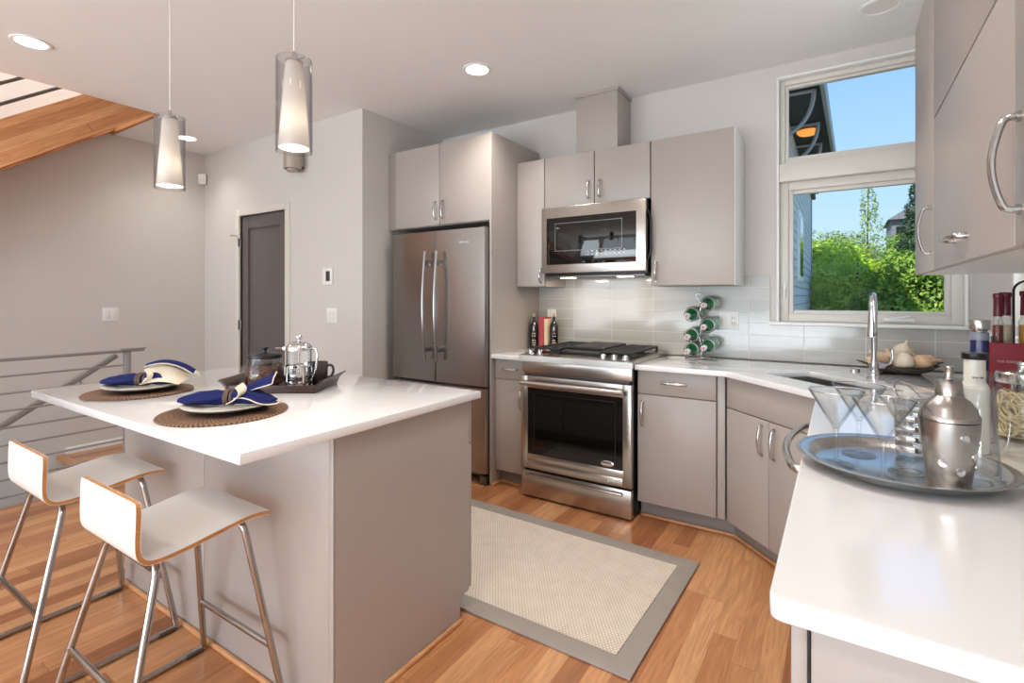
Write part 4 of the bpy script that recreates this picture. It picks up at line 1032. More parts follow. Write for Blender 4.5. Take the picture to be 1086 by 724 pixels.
# ------------------------------------------------------------------ pendants
def pendant(x, y, z0, label):
    t = thing('pendant_lamp', label, 'pendant lamp', (x, y, z0), group='glass pendants over the island')
    H = 0.335
    bm = BM(); lathe(bm, [(0.0625, 0.0), (0.0615, H), (0.0585, H), (0.0595, 0.0), (0.0625, 0.0)], n=40); obj('outer_glass', bm, MAT['pend_glass'], t, world=False)
    bm = BM(); lathe(bm, [(0.0530, 0.014), (0.0535, 0.016), (0.031, H-0.02), (0.028, H-0.012), (0.0, H-0.010), (0.0, H-0.016), (0.026, H-0.018), (0.029, H-0.024), (0.0515, 0.014), (0.0530, 0.014)], n=36); obj('inner_shade', bm, MAT['opal'], t, world=False)
    bm = BM(); lathe(bm, [(0, H-0.010), (0.030, H-0.010), (0.030, H-0.002), (0.012, H+0.004), (0.006, H+0.03), (0, H+0.03)], n=24); tube(bm, [(-0.059, 0, H-0.006), (0.059, 0, H-0.006)], 0.002, n=6); obj('socket_cap', bm, MAT['nickel'], t, world=False)
    bm = BM(); tube(bm, [(0, 0, H+0.02), (0, 0, CH-0.02-z0)], 0.0025, n=8); obj('cord', bm, MAT['cord'], t, world=False)
    bm = BM(); lathe(bm, [(0, -0.022), (0.02, -0.022), (0.06, -0.004), (0.06, -0.001), (0, -0.001)], (0, 0, CH-z0), 28); obj('ceiling_cap', bm, MAT['nickel'], t, world=False)
    lamp('pendant_bulb', 'POINT', (x, y, z0+0.105), 9, (1.0, 0.88, 0.74), shadow_soft_size=0.022)
pendant(-2.615, 1.12, 1.812, 'glass cylinder pendant lamp nearest the wooden stair')
pendant(-1.665, 1.12, 1.836, 'glass cylinder pendant lamp nearest the refrigerator, in front of the sconce')

# ------------------------------------------------------------------ table settings on the island
ZT = 0.9155
def setting(cx, cy, r, words, flip):
    bm = BM(); n = 48
    lathe(bm, [(0, 0.0), (r, 0.0), (r+0.003, 0.003), (r, 0.006), (0, 0.006)], n=n)
    tag(obj('placemat', bm, MAT['placemat'], loc=(cx, cy, ZT), world=False), 'round brown woven placemat ' + words[0], 'placemat', 'woven placemats on the island')
    z = ZT+0.0065
    dx, dy = 0.0, 0.02
    bm = BM(); lathe(bm, [(0, 0), (0.070, 0), (0.116, 0.010), (0.121, 0.013), (0.117, 0.014), (0.070, 0.004), (0, 0.004)], n=44)
    tag(obj('plate', bm, MAT['plate_dark'], loc=(cx+dx, cy+dy, z), world=False), 'black under plate ' + words[1], 'plate', 'black under plates')
    z2 = z+0.0145; rx = 0.142
    bm = BM(); lathe(bm, [(0, -0.006), (0.08, -0.006), (0.136, 0.0065), (rx, 0.0115), (0.138, 0.0125), (0.08, -0.001), (0, -0.001)], (0, 0, 0.0035), n=44)
    tag(obj('plate', bm, MAT['plate'], loc=(cx-0.005, cy+dy-0.004, z2-0.004), world=False), 'cream plate ' + words[2], 'plate', 'cream plates')
    # napkin, lying along the camera's right, in its own frame
    zn = z2+0.003
    t = thing('napkin', 'navy napkin with cream lining ' + words[3], 'napkin', (cx-0.010, cy+0.014, zn), YAW, 'navy napkins in twig rings')
    def loft(secs, m):
        bm = BM(); rows = []; K = 18
        for (x, yc, w, h, zb, fold) in secs:
            row = []
            for j in range(K):
                a = 2*PI*j/K; c, s = math.cos(a), math.sin(a)
                wob = 1+fold*math.sin(5*a+x*30)
                row.append(bm.verts.new((x, yc+w*wob*c, zb+max(0.0, h*(0.5+0.5*s*wob)))))
            rows.append(row)
        for a, b in zip(rows, rows[1:]):
            for j in range(K): bm.faces.new((a[j], a[(j+1) % K], b[(j+1) % K], b[j]))
        bm.faces.new(rows[0][::-1]); bm.faces.new(rows[-1]); return bm
    bm = loft([(-0.160, 0, 0.012, 0.010, 0.012, 0), (-0.150, 0, 0.038, 0.020, 0.010, .06), (-0.115, 0, 0.056, 0.036, 0.005, .16), (-0.07, 0, 0.052, 0.044, 0.003, .24), (-0.03, 0, 0.036, 0.046, 0.003, .24), (-0.005, 0, 0.025, 0.042, 0.004, .16), (0.02, 0, 0.025, 0.042, 0.004, .16), (0.045, 0, 0.038, 0.060, 0.003, .20), (0.080, 0, 0.046, 0.056, 0.003, .18), (0.135, 0, 0.040, 0.026, 0.008, .08), (0.165, 0, 0.020, 0.008, 0.013, 0)], 0)
    obj('folded_body', bm, MAT['navy'], t, world=False, smooth=60)
    # flaring corners with lining
    def cloth(grid_fn, name, nu=14, nv=8, mats=('navy', 'cream_linen')):
        P_ = [[Vector(grid_fn(i/nu, j/nv)) for j in range(nv+1)] for i in range(nu+1)]
        N_ = [[None]*(nv+1) for _ in range(nu+1)]
        for i in range(nu+1):
            for j in range(nv+1):
                du = P_[min(nu, i+1)][j]-P_[max(0, i-1)][j]; dv = P_[i][min(nv, j+1)]-P_[i][max(0, j-1)]
                n_ = du.cross(dv); N_[i][j] = n_.normalized() if n_.length > 1e-9 else Vector((0, 0, 1))
        bm = BM(); th = 0.0016
        A = [[bm.verts.new(P_[i][j]+N_[i][j]*th) for j in range(nv+1)] for i in range(nu+1)]
        Bb = [[bm.verts.new(P_[i][j]-N_[i][j]*th) for j in range(nv+1)] for i in range(nu+1)]
        for i in range(nu):
            for j in range(nv):
                bm.faces.new((A[i][j], A[i+1][j], A[i+1][j+1], A[i][j+1])).material_index = 0
                bm.faces.new((Bb[i][j], Bb[i][j+1], Bb[i+1][j+1], Bb[i+1][j])).material_index = 1
        for i in range(nu):
            for j in (0, nv): bm.faces.new((A[i][j], A[i+1][j], Bb[i+1][j], Bb[i][j])).material_index = 1
        for j in range(nv):
            for i in (0, nu): bm.faces.new((A[i][j], A[i][j+1], Bb[i][j+1], Bb[i][j])).material_index = 1
        o = obj(name, bm, [MAT[mats[0]], MAT[mats[1]]], t, world=False, smooth=60)
        bm = BM(); rim = [P_[i][0] for i in range(nu+1)]+[P_[nu][j] for j in range(1, nv+1)]+[P_[i][nv] for i in range(nu-1, -1, -1)]
        tube(bm, rim, 0.0022, n=6); h_ = obj('hem', bm, MAT['cream_linen'], o, world=False, smooth=60); h_['label'] = 'cream stitched hem'
    if flip:
        # the cream lining faces the room, the navy side rolled over its top edge
        cloth(lambda u, v: (0.034+0.150*u, -0.050+0.050*v+0.028*u*v, 0.014+(0.056+0.016*math.sin(PI*u)-0.040*u*u)*v+0.012*math.sin(PI*u)*(1-v)), 'corner_flap', mats=('cream_linen', 'navy'))
        cloth(lambda u, v: (0.018+0.190*u, -0.018+0.062*v*(1-0.3*u)+0.030*u, 0.070+0.030*math.sin(PI*(0.10+0.80*u))-0.034*u*u+0.016*math.sin(PI*v)-0.066*v*v*v*(1-0.75*u)), 'top_flap')
        cloth(lambda u, v: (0.028+0.040*math.sin(2.6*u)+0.012*v, -0.052+0.012*v-0.012*math.sin(3*u), 0.012+0.062*u+0.004*v), 'side_curl')
    else:
        cloth(lambda u, v: (0.030+0.130*u-0.012*v*u, -0.010+0.062*v, 0.034+0.066*u*(0.60+0.40*v)+0.022*math.sin(PI*v)*(1-0.4*u)+0.004*math.sin(9*v)), 'corner_flap')
        cloth(lambda u, v: (0.026+0.048*math.sin(2.4*u)+0.012*v, -0.054+0.024*v-0.012*math.sin(3*u), 0.012+0.056*u+0.012*v), 'side_curl')
        cloth(lambda u, v: (0.050+0.150*u, -0.052+0.046*v-0.010*u, 0.018+0.022*math.sin(PI*(0.2+0.8*v))*(1-0.6*u)+0.006*math.sin(7*u)-0.010*u), 'low_flap')
    t = thing('napkin_ring', 'brown twig napkin ring ' + words[4], 'napkin ring', (cx-0.010, cy+0.014, zn), YAW, 'twig napkin rings')
    random.seed(11 if flip else 12)
    bm = BM()
    for k in range(9):
        xo = 0.008+random.uniform(-0.020, 0.020); tl = random.uniform(-0.35, 0.35)
        pts = []
        for i in range(22):
            a = 2*PI*i/22
            pts.append((xo+tl*0.03*math.cos(a), 0.0290*math.cos(a)*(1+0.05*random.random()), max(0.003, 0.0255+0.0265*math.sin(a)*(1+0.05*random.random()))))
        tube(bm, pts, 0.0024, n=6, closed=True)
    obj('twigs', bm, MAT['twig'], t, world=False, smooth=60).name = 'twig_band'
setting(-2.45, 0.935, 0.190, ('at the stair end of the island', 'on the placemat at the stair end', 'under the napkin at the stair end', 'whose cream lining shows, at the stair end', 'round the napkin at the stair end'), True)
setting(-1.765, 0.925, 0.197, ('in front of the coffee tray', 'on the placemat in front of the coffee tray', 'under the napkin in front of the coffee tray', 'with a raised blue corner, in front of coffee tray', 'round the napkin in front of coffee tray'), False)

# ------------------------------------------------------------------ coffee tray
rt = Vector((math.cos(YAW), math.sin(YAW), 0)); fwd = Vector((-math.sin(YAW), math.cos(YAW), 0))
TO = Vector((-1.807, 1.31, ZT)) - rt*0.36       # front corner away from the camera's right
t = thing('tray', 'dark wood serving tray with flared ends on the island', 'tray', TO, YAW)
bm = BM(); W_, D_ = 0.36, 0.27
box(bm, (0, 0, 0), (W_, D_, 0.010), 0.002); box(bm, (0, 0, 0.010), (W_, 0.010, 0.032), 0.002); box(bm, (0, D_-0.010, 0.010), (W_, D_, 0.032), 0.002); obj('base', bm, MAT['espresso'], t, world=False)
for s in (0, 1):
    bm = BM(); prof = [(0, 0.004), (0.010, 0.030), (0.030, 0.050), (0.045, 0.056), (0.047, 0.050), (0.034, 0.043), (0.018, 0.026), (0.010, 0.004)]
    A = []; B2 = []
    for (dx, z) in prof:
        x = W_+dx-0.010 if s else 0.010-dx
        A.append(bm.verts.new((x, -0.004, z))); B2.append(bm.verts.new((x, D_+0.004, z)))
    bm.faces.new(A); bm.faces.new(B2[::-1])
    for i in range(len(prof)): bm.faces.new((A[i], A[(i+1) % len(prof)], B2[(i+1) % len(prof)], B2[i]))
    obj('flared_end', bm, MAT['espresso'], t, world=False, smooth=50)
def on_tray(x, y): p = TO+rt*x+fwd*y; return (p.x, p.y, ZT+0.0105)

# coffee bean jar
jl = on_tray(0.100, 0.110)
t = thing('coffee_jar', 'round glass jar with black lid, full of coffee beans', 'jar', jl)
bm = BM(); lathe(bm, [(0, 0), (0.055, 0), (0.072, 0.012), (0.080, 0.045), (0.074, 0.085), (0.066, 0.112), (0.066, 0.122), (0.063, 0.122), (0.063, 0.112), (0.071, 0.085), (0.077, 0.045), (0.069, 0.013), (0.053, 0.004), (0, 0.004)], n=40); obj('jar_body', bm, MAT['glass_jar'], t, world=False, smooth=60)
bm = BM(); lathe(bm, [(0, 0.1225), (0.069, 0.1225), (0.070, 0.136), (0.064, 0.141), (0.02, 0.145), (0.009, 0.147), (0.009, 0.158), (0.016, 0.163), (0.016, 0.168), (0, 0.169)], n=36); obj('lid', bm, MAT['black'], t, world=False)
bm = BM(); lathe(bm, [(0, 0.005), (0.050, 0.005), (0.067, 0.014), (0.0745, 0.045), (0.069, 0.083), (0.050, 0.096), (0, 0.098)], n=40)
random.seed(3)
for k in range(420):
    z = random.uniform(0.010, 0.096)
    rr = 0.0748 if z < 0.05 else 0.0748-(z-0.05)*0.13
    if z < 0.02: rr = 0.066+(z-0.01)*0.5
    a = random.uniform(0, 2*PI)
    b2 = BM(); bmesh.ops.create_icosphere(b2, subdivisions=1, radius=1.0)
    b2.transform(Matrix.Translation((rr*math.cos(a), rr*math.sin(a), z)) @ Matrix.Rotation(a, 4, 'Z') @ Matrix.Rotation(random.uniform(0, PI), 4, 'X') @ Matrix.Diagonal((0.0025, 0.0042, 0.0060, 1)))
    merge(bm, b2)
tag(obj('coffee_beans', bm, MAT['bean'], loc=(jl[0], jl[1], jl[2]), world=False, smooth=60), 'roasted coffee beans filling the jar on the tray', 'coffee beans', kind='stuff')

# french press
pl = on_tray(0.262, 0.078)
t = thing('french_press', 'glass and chrome French press coffee maker on the tray', 'coffee press', pl, YAW)
bm = BM(); lathe(bm, [(0, 0.006), (0.049, 0.006), (0.0505, 0.010), (0.0505, 0.158), (0.053, 0.162), (0.050, 0.161), (0.0485, 0.156), (0.0485, 0.010), (0, 0.009)], n=40); obj('beaker', bm, MAT['glass'], t, world=False, smooth=60)
bm = BM()
for k in range(4):
    a = PI/4+k*PI/2; c, s = math.cos(a), math.sin(a)
    tube(bm, fillet([(0.047*c, 0.047*s, 0.012), (0.056*c, 0.056*s, 0.0), (0.0535*c, 0.0535*s, 0.02), (0.0525*c, 0.0525*s, 0.093)], 0.01), 0.0075, 0.0018, n=8, up=(c, s, 0))
lathe(bm, [(0.0515, 0.090), (0.0535, 0.090), (0.0535, 0.097), (0.0515, 0.097), (0.0515, 0.090)], n=40); lathe(bm, [(0.0515, 0.022), (0.0535, 0.022), (0.0535, 0.032), (0.0515, 0.032), (0.0515, 0.022)], n=40); obj('chrome_cage', bm, MAT['chrome'], t, world=False)
bm = BM(); lathe(bm, [(0.054, 0.160), (0.055, 0.168), (0.050, 0.178), (0.036, 0.190), (0.012, 0.197), (0.004, 0.198), (0.004, 0.206), (0.0, 0.206)], n=40); obj('lid', bm, MAT['chrome'], t, world=False)
bm = BM(); bmesh.ops.create_uvsphere(bm, u_segments=20, v_segments=12, radius=0.0125); bmesh.ops.translate(bm, verts=bm.verts[:], vec=(0, 0, 0.214)); obj('knob', bm, MAT['chrome'], t, world=False)
bm = BM(); tube(bm, [(0, 0, 0.206), (0, 0, 0.06)], 0.0025, n=8); lathe(bm, [(0, 0.050), (0.046, 0.050), (0.047, 0.055), (0.046, 0.060), (0, 0.062)], n=36); obj('plunger', bm, MAT['nickel'], t, world=False)
hp = fillet([(0.050, 0, 0.164), (0.074, -0.004, 0.170), (0.082, -0.006, 0.140), (0.072, -0.004, 0.070), (0.052, 0, 0.026)], 0.035, 6)
bm = BM(); tube(bm, hp, 0.0052, 0.0036, n=10); obj('handle', bm, MAT['chrome'], t, world=False, smooth=60)
bm = BM(); tube(bm, [(-0.046, 0, 0.164), (-0.068, 0, 0.167), (-0.10, 0, 0.166)], [0.010, 0.006, 0.003], 0.0035, n=8); box(bm, (-0.066, -0.012, 0.158), (-0.046, 0.012, 0.175), 0.004); obj('spout', bm, MAT['chrome'], t, world=False)
# mug
ml = on_tray(0.305, 0.175)
t = thing('mug', 'dark brown stoneware mug behind the French press', 'mug', ml, YAW)
bm = BM(); lathe(bm, [(0, 0), (0.036, 0), (0.040, 0.004), (0.0435, 0.095), (0.0415, 0.097), (0.0395, 0.094), (0.036, 0.008), (0, 0.006)], n=32); obj('body', bm, MAT['mug'], t, world=False, smooth=50)
bm = BM(); tube(bm, fillet([(0.038, 0, 0.080), (0.062, 0, 0.086), (0.072, 0, 0.060), (0.060, 0, 0.032), (0.037, 0, 0.024)], 0.022, 6), 0.0055, n=10); obj('handle', bm, MAT['mug'], t, world=False, smooth=60)

# ------------------------------------------------------------------ back worktop: oil bottles and books
def oil_bottle(x, y, label):
    t = thing('oil_bottle', label, 'bottle', (x, y, ZT), group='dark oil bottles by the books')
    bm = BM(); lathe(bm, [(0, 0), (0.030, 0), (0.032, 0.004), (0.032, 0.165), (0.029, 0.185), (0.014, 0.205), (0.0115, 0.215), (0.0115, 0.238), (0.013, 0.240), (0.013, 0.246), (0, 0.246)], n=28); obj('body', bm, MAT['dark_bottle'], t, world=False)
    bm = BM(); lathe(bm, [(0, 0.2462), (0.0095, 0.2462), (0.0105, 0.268), (0, 0.270)], n=18); obj('stopper', bm, MAT['cork'], t, world=False)
    bm = BM(); random.seed(int(abs(x)*1000))      # pale printed figure and short lines of print, too small to read
    def mark(a, z0, z1, w):
        box(bm, (-0.0004, -w, z0), (0.0004, w, z1), 0, mtx=Matrix.Translation((0.0322*math.cos(a), 0.0322*math.sin(a), 0)) @ Matrix.Rotation(a, 4, 'Z'))
    a0 = -PI/2+math.radians(28)
    for da, z0, z1, w in ((0, 0.150, 0.166, 0.0035), (-0.12, 0.142, 0.152, 0.003), (0.12, 0.140, 0.150, 0.003), (0.02, 0.168, 0.175, 0.0025)): mark(a0+da, z0, z1, w)
    for z in (0.112, 0.094, 0.060, 0.042, 0.026):
        for k in range(-3, 4):
            if random.random() < 0.8: mark(a0+k*0.13, z, z+random.uniform(0.006, 0.010), 0.0013)
    obj('label_print', bm, MAT['label_ink'], t, world=False)
oil_bottle(-1.985, 3.385, 'dark oil bottle with cork standing against the end panel')
oil_bottle(-1.845, 3.452, 'dark oil bottle with cork on the range side of the books')
def book(x0, x1, y0, y1, h, m, label):
    t = thing('book', label, 'book', ((x0+x1)/2, (y0+y1)/2, ZT), group='two books between the oil bottles')
    bm = BM(); z0, z1 = ZT, ZT+h
    box(bm, (x0, y0, z0), (x0+0.0025, y1, z1), 0.0008); box(bm, (x1-0.0025, y0, z0), (x1, y1, z1), 0.0008); box(bm, (x0, y0-0.003, z0), (x1, y0, z1), 0.0012); obj('cover', bm, MAT[m], t)
    bm = BM(); box(bm, (x0+0.0026, y0+0.001, z0+0.003), (x1-0.0026, y1-0.004, z1-0.004)); obj('pages', bm, MAT['paper'], t)
book(-1.948, -1.912, 3.395, 3.54, 0.238, 'book_red', 'rose red book upright between the oil bottles')
book(-1.909, -1.882, 3.41, 3.54, 0.228, 'book_cream', 'cream book upright beside the rose red one')

# ------------------------------------------------------------------ bottle rack
bx = {0: -0.816, 1: -0.716}
t = thing('bottle_rack', 'silver wire bottle rack standing against the tiled backsplash', 'bottle rack', (-0.755, 3.42, ZT))
bm = BM()
tube(bm, [(-0.84, 3.36, ZT+0.004), (-0.80, 3.40, ZT+0.004), (-0.757, 3.42, ZT+0.004), (-0.70, 3.42, ZT+0.004), (-0.65, 3.40, ZT+0.004)], 0.004, n=8)
tube(bm, [(-0.757, 3.42, ZT+0.004), (-0.757, 3.50, ZT+0.004)], 0.004, n=8); tube(bm, [(-0.70, 3.35, ZT+0.004), (-0.72, 3.42, ZT+0.004), (-0.72, 3.49, ZT+0.004)], 0.004, n=8); obj('foot', bm, MAT['nickel'], t)
bm = BM(); zz = [(0, ZT+0.004), (0.010, 0.985), (-0.012, 1.06), (0.010, 1.125), (-0.012, 1.195), (0.006, 1.262), (-0.030, 1.312), (-0.022, 1.335), (0.012, 1.33)]
tube(bm, fillet([(-0.757+dx, 3.42, z) for dx, z in zz], 0.02), 0.0042, n=8); obj('stem', bm, MAT['nickel'], t, smooth=60)
BZ = [(1, 1.268), (0, 1.200), (1, 1.132), (0, 1.066), (1, 1.002), (0, 0.974)]
names = ['top bottle in the rack column nearest the outlet plate', 'top bottle in the rack column nearest the range', 'middle bottle in the rack column nearest the outlet plate', 'middle bottle in the rack column nearest the range', 'lowest bottle in the rack column nearest the outlet plate', 'lowest bottle in the rack column nearest the range']
for (c, z), nm in zip(BZ, names):
    x = bx[c]
    for yy in (3.385, 3.455):
        bm = BM(); pts = [(x+0.010+0.046*math.cos(a), yy, z+0.046*math.sin(a)+(yy-3.3)*0.10-0.010) for a in [2*PI*i/24 for i in range(24)]]; tube(bm, pts, 0.0026, n=6, closed=True); obj('loop', bm, MAT['nickel'], t, smooth=60)
    p0 = Vector((x, 3.300, z-0.010)); ax = Vector((0.09, 1.0, 0.10)).normalized()
    g = thing('bottle', 'green ' + nm, 'bottle', p0, 0, 'green bottles in the wire rack')
    bm = BM(); lathe(bm, [(0.0125, 0.018), (0.0135, 0.022), (0.0135, 0.040), (0.017, 0.056), (0.034, 0.078), (0.0415, 0.100), (0.0415, 0.126)], (0, 0, 0), 28, axis=ax); obj('neck_and_shoulder', bm, MAT['green_glass'], g, world=False, smooth=50)
    bm = BM(); lathe(bm, [(0.0415, 0.1262), (0.0415, 0.205), (0.037, 0.212), (0, 0.208)], (0, 0, 0), 28, axis=ax); obj('base', bm, MAT['pale_glass'], g, world=False)['label'] = 'pale bottle base'
    bm = BM(); lathe(bm, [(0.0385, 0.089), (0.0420, 0.098), (0.0420, 0.108), (0.0416, 0.110), (0.0400, 0.099)], (0, 0, 0), 28, axis=ax); obj('label_band', bm, MAT['foil'], g, world=False)
    bm = BM(); lathe(bm, [(0, 0), (0.0145, 0), (0.016, 0.003), (0.016, 0.030), (0.0140, 0.034), (0.0138, 0.0405)], (0, 0, 0), 24, axis=ax); cp = obj('cap', bm, MAT['foil'], g, world=False)
    bm = BM(); lathe(bm, [(0, -0.0007), (0.0105, -0.0007), (0.0105, 0.0004)], (0, 0, 0), 20, axis=ax); obj('cap_print', bm, MAT['magenta'], cp, world=False)
    bm = BM()
    for dx, dz in ((1, 0), (0, 1)): box(bm, (-0.006*dx-0.0012*dz, -0.0014, -0.006*dz-0.0012*dx), (0.006*dx+0.0012*dz, -0.0008, 0.006*dz+0.0012*dx))
    obj('cap_mark', bm, MAT['foil'], cp, world=False)

# ------------------------------------------------------------------ bowl of onions
OB = Vector((0.270, 3.338, ZT))
t = thing('basket', 'dark woven shallow basket holding onions beside the faucet', 'basket', OB, YAW)
bm = BM(); K = 36
prof = [(0, 0.0), (0.09, 0.0), (0.13, 0.012), (0.17, 0.040), (0.174, 0.043), (0.168, 0.044), (0.125, 0.018), (0.088, 0.008), (0, 0.008)]
lathe(bm, prof, n=K)
for v in bm.verts: v.co.y *= 0.72
obj('bowl', bm, MAT['basket'], t, world=False, smooth=60)
bm = BM(); tube(bm, [(-0.165, 0, 0.042), (-0.20, 0, 0.055), (-0.235, 0, 0.066)], [0.007, 0.006, 0.002], n=8); obj('handle', bm, MAT['basket'], t, world=False)
bm = BM(); tube(bm, [(0.165, 0, 0.042), (0.195, 0, 0.05), (0.22, 0, 0.052)], [0.007, 0.006, 0.002], n=8); obj('handle', bm, MAT['basket'], t, world=False)
def onion(x, y, z, r, tilt, az, label, m='onion'):
    prof = [(0, -r*0.86), (r*0.45, -r*0.80), (r*0.86, -r*0.42), (r, 0.0), (r*0.90, r*0.42), (r*0.60, r*0.78), (r*0.28, r*1.02), (r*0.14, r*1.30), (r*0.16, r*1.55), (0, r*1.60)]
    bm = BM(); p = OB+rt*x+fwd*y; r *= 1.12; z += 0.003
    prof = [(a*1.12, b*1.12) for a, b in prof]
    axis = Vector((math.sin(tilt)*math.cos(az), math.sin(tilt)*math.sin(az), math.cos(tilt)))
    lathe(bm, prof, (0, 0, 0), 24, axis=axis)
    tag(obj('onion', bm, MAT[m], loc=(p.x, p.y, p.z+z), world=False, smooth=70), label, 'onion', 'onions in the dark basket')
onion(-0.035, -0.055, 0.058, 0.046, 1.2, 2.6, 'largest pale onion at the front of the basket', 'garlic')
onion(0.060, -0.050, 0.052, 0.040, 1.3, 0.4, 'tan onion at the front beside the largest pale one')
onion(0.125, -0.010, 0.056, 0.034, 1.4, 0.2, 'small tan onion at the outer end of the basket, stem pointing away')
onion(-0.115, 0.000, 0.062, 0.040, 0.9, 2.4, 'tan onion just behind the faucet neck')
onion(0.015, 0.020, 0.106, 0.037, 0.5, 0.6, 'pale onion resting topmost on the pile', 'garlic')
onion(0.075, 0.050, 0.064, 0.034, 0.6, 1.0, 'tan onion at the back of the basket near the window crank')
onion(-0.155, -0.012, 0.056, 0.024, 1.0, 3.0, 'smallest onion at the faucet end of the basket')
onion(-0.030, 0.048, 0.058, 0.036, 0.4, 2.0, 'tan onion hidden behind the pile against the tiles')

# ------------------------------------------------------------------ cocktail tray on the near worktop
CT = Vector((0.113, 1.462, ZT))
t = thing('serving_tray', 'round polished silver tray holding the cocktail glasses', 'tray', CT)
bm = BM(); lathe(bm, [(0, 0.0), (0.160, 0.0), (0.172, 0.006), (0.180, 0.020), (0.204, 0.025), (0.206, 0.027), (0.203, 0.0285), (0.178, 0.023), (0.168, 0.009), (0.158, 0.003), (0, 0.003)], n=72); obj('dish', bm, MAT['tray_silver'], t, world=False, smooth=45)
ZC = ZT+0.0035
def martini(x, y, label, s=1.0):
    t = thing('martini_glass', label, 'glass', (x, y, ZC), group='martini glasses on the silver tray')
    bm = BM(); lathe(bm, [(0, 0), (0.034, 0), (0.036, 0.0015), (0.027, 0.004), (0.008, 0.008), (0.0045, 0.016), (0, 0.016)], n=40); obj('base', bm, MAT['glass'], t, world=False, smooth=60)
    bm = BM(); lathe(bm, [(0, 0.0162), (0.0043, 0.0162), (0.0040, 0.06), (0.0045, 0.076), (0.007, 0.084), (0, 0.086)], n=20); obj('stem', bm, MAT['glass'], t, world=False, smooth=60)
    H, R = 0.172*s, 0.0565*s
    bm = BM(); lathe(bm, [(0, 0.086), (0.008, 0.087), (R-0.0008, H-0.002), (R, H), (R-0.0016, H), (R-0.0030, H-0.004), (0.006, 0.092), (0, 0.091)], n=48); bw = obj('bowl', bm, MAT['glass'], t, world=False, smooth=40)
    bm = BM(); tube(bm, [((R-0.0007)*math.cos(2*PI*i/48), (R-0.0007)*math.sin(2*PI*i/48), H+0.0004) for i in range(48)], 0.0013, n=6, closed=True); obj('rim', bm, MAT['glass_rim'], bw, world=False, smooth=60)
martini(-0.008, 1.412, 'martini glass at the tray edge nearest the sink cabinet')
martini(0.039, 1.527, 'martini glass at the back of the silver tray, nearest the faucet')
martini(0.077, 1.336, 'martini glass at the front of the tray, beside the shaker')
martini(0.126, 1.438, 'martini glass in the tray centre, behind the front one')

def slim(bm, k=0.83):
    for v in bm.verts: v.co.x *= k; v.co.y *= k
t = thing('cocktail_shaker', 'brushed steel cocktail shaker at the front of the silver tray', 'cocktail shaker', (0.187, 1.360, ZC), YAW)
bm = BM(); lathe(bm, [(0, 0), (0.040, 0), (0.042, 0.003), (0.047, 0.04), (0.054, 0.085), (0.059, 0.120), (0.060, 0.140), (0.0575, 0.142), (0.0, 0.142)], n=48); slim(bm); obj('cup', bm, MAT['shaker'], t, world=False, smooth=40)
bm = BM(); lathe(bm, [(0.0605, 0.1422), (0.0605, 0.150), (0.058, 0.153), (0.054, 0.165), (0.042, 0.180), (0.030, 0.188), (0.028, 0.190), (0.028, 0.194), (0, 0.194)], n=48); slim(bm); obj('strainer_top', bm, MAT['shaker'], t, world=False, smooth=40)
bm = BM(); lathe(bm, [(0.027, 0.1942), (0.0265, 0.216), (0.022, 0.221), (0.011, 0.223), (0.009, 0.228), (0.0085, 0.244), (0.0105, 0.247), (0.010, 0.250), (0, 0.251)], n=36); slim(bm); obj('cap', bm, MAT['shaker'], t, world=False, smooth=40)
for k, (z, a) in enumerate(((0.112, -1.75), (0.075, -1.15), (0.045, -1.80), (0.05, -0.5), (0.10, -0.5), (0.06, -2.5))):
    r = 0.0475+(z-0.045)*0.165; bm = BM(); lathe(bm, [(0.0085, -0.001), (0.0088, 0.0012), (0.006, 0.0008), (0, 0.0)], (r*math.cos(a), r*math.sin(a), z), 18, axis=(math.cos(a), math.sin(a), -0.12)); slim(bm); obj('dimple', bm, MAT['chrome'], t, world=False)

# mixing glass with strainer
MG = (0.150, 1.566, ZC)
t = thing('mixing_glass', 'tall silver banded mixing cup behind the cocktail shaker', 'mixing cup', MG)
bm = BM(); lathe(bm, [(0, 0), (0.032, 0), (0.034, 0.004), (0.040, 0.125), (0.0415, 0.128), (0.039, 0.127), (0.032, 0.006), (0, 0.005)], n=36); obj('cup', bm, MAT['glass'], t, world=False, smooth=50)
bm = BM()
for z in (0.02, 0.045, 0.07, 0.095): lathe(bm, [(0.0345+z*0.05, z), (0.0352+z*0.05, z+0.001), (0.0352+z*0.05, z+0.012), (0.0345+z*0.05, z+0.013)], n=36)
obj('silver_band', bm, MAT['chrome'], t, world=False)
t = thing('cocktail_strainer', 'silver cocktail strainer with coiled spring resting on the mixing cup', 'strainer', (MG[0], MG[1], ZC+0.130))
bm = BM(); lathe(bm, [(0, 0.0), (0.044, 0.0), (0.050, 0.002), (0.050, 0.004), (0.044, 0.0045), (0, 0.003)], n=36)
for a in (2.6, 0.4, 4.4):
    c, s = math.cos(a), math.sin(a); tube(bm, [(0.046*c, 0.046*s, 0.003), (0.060*c, 0.060*s, 0.004), (0.066*c, 0.066*s, 0.008)], [0.010, 0.009, 0.006], 0.0016, n=8, up=(0, 0, 1))
slim(bm, 0.86); obj('plate', bm, MAT['nickel'], t, world=False)
bm = BM(); pts = []
for i in range(220):
    a = 2*PI*i/220*0.80; b = 2*PI*i/7.3; pts.append(((0.044+0.005*math.cos(b))*math.cos(a), (0.044+0.005*math.cos(b))*math.sin(a), 0.010+0.005*math.sin(b)))
tube(bm, pts, 0.0010, n=5); slim(bm, 0.86); obj('spring', bm, MAT['chrome'], t, world=False, smooth=60)
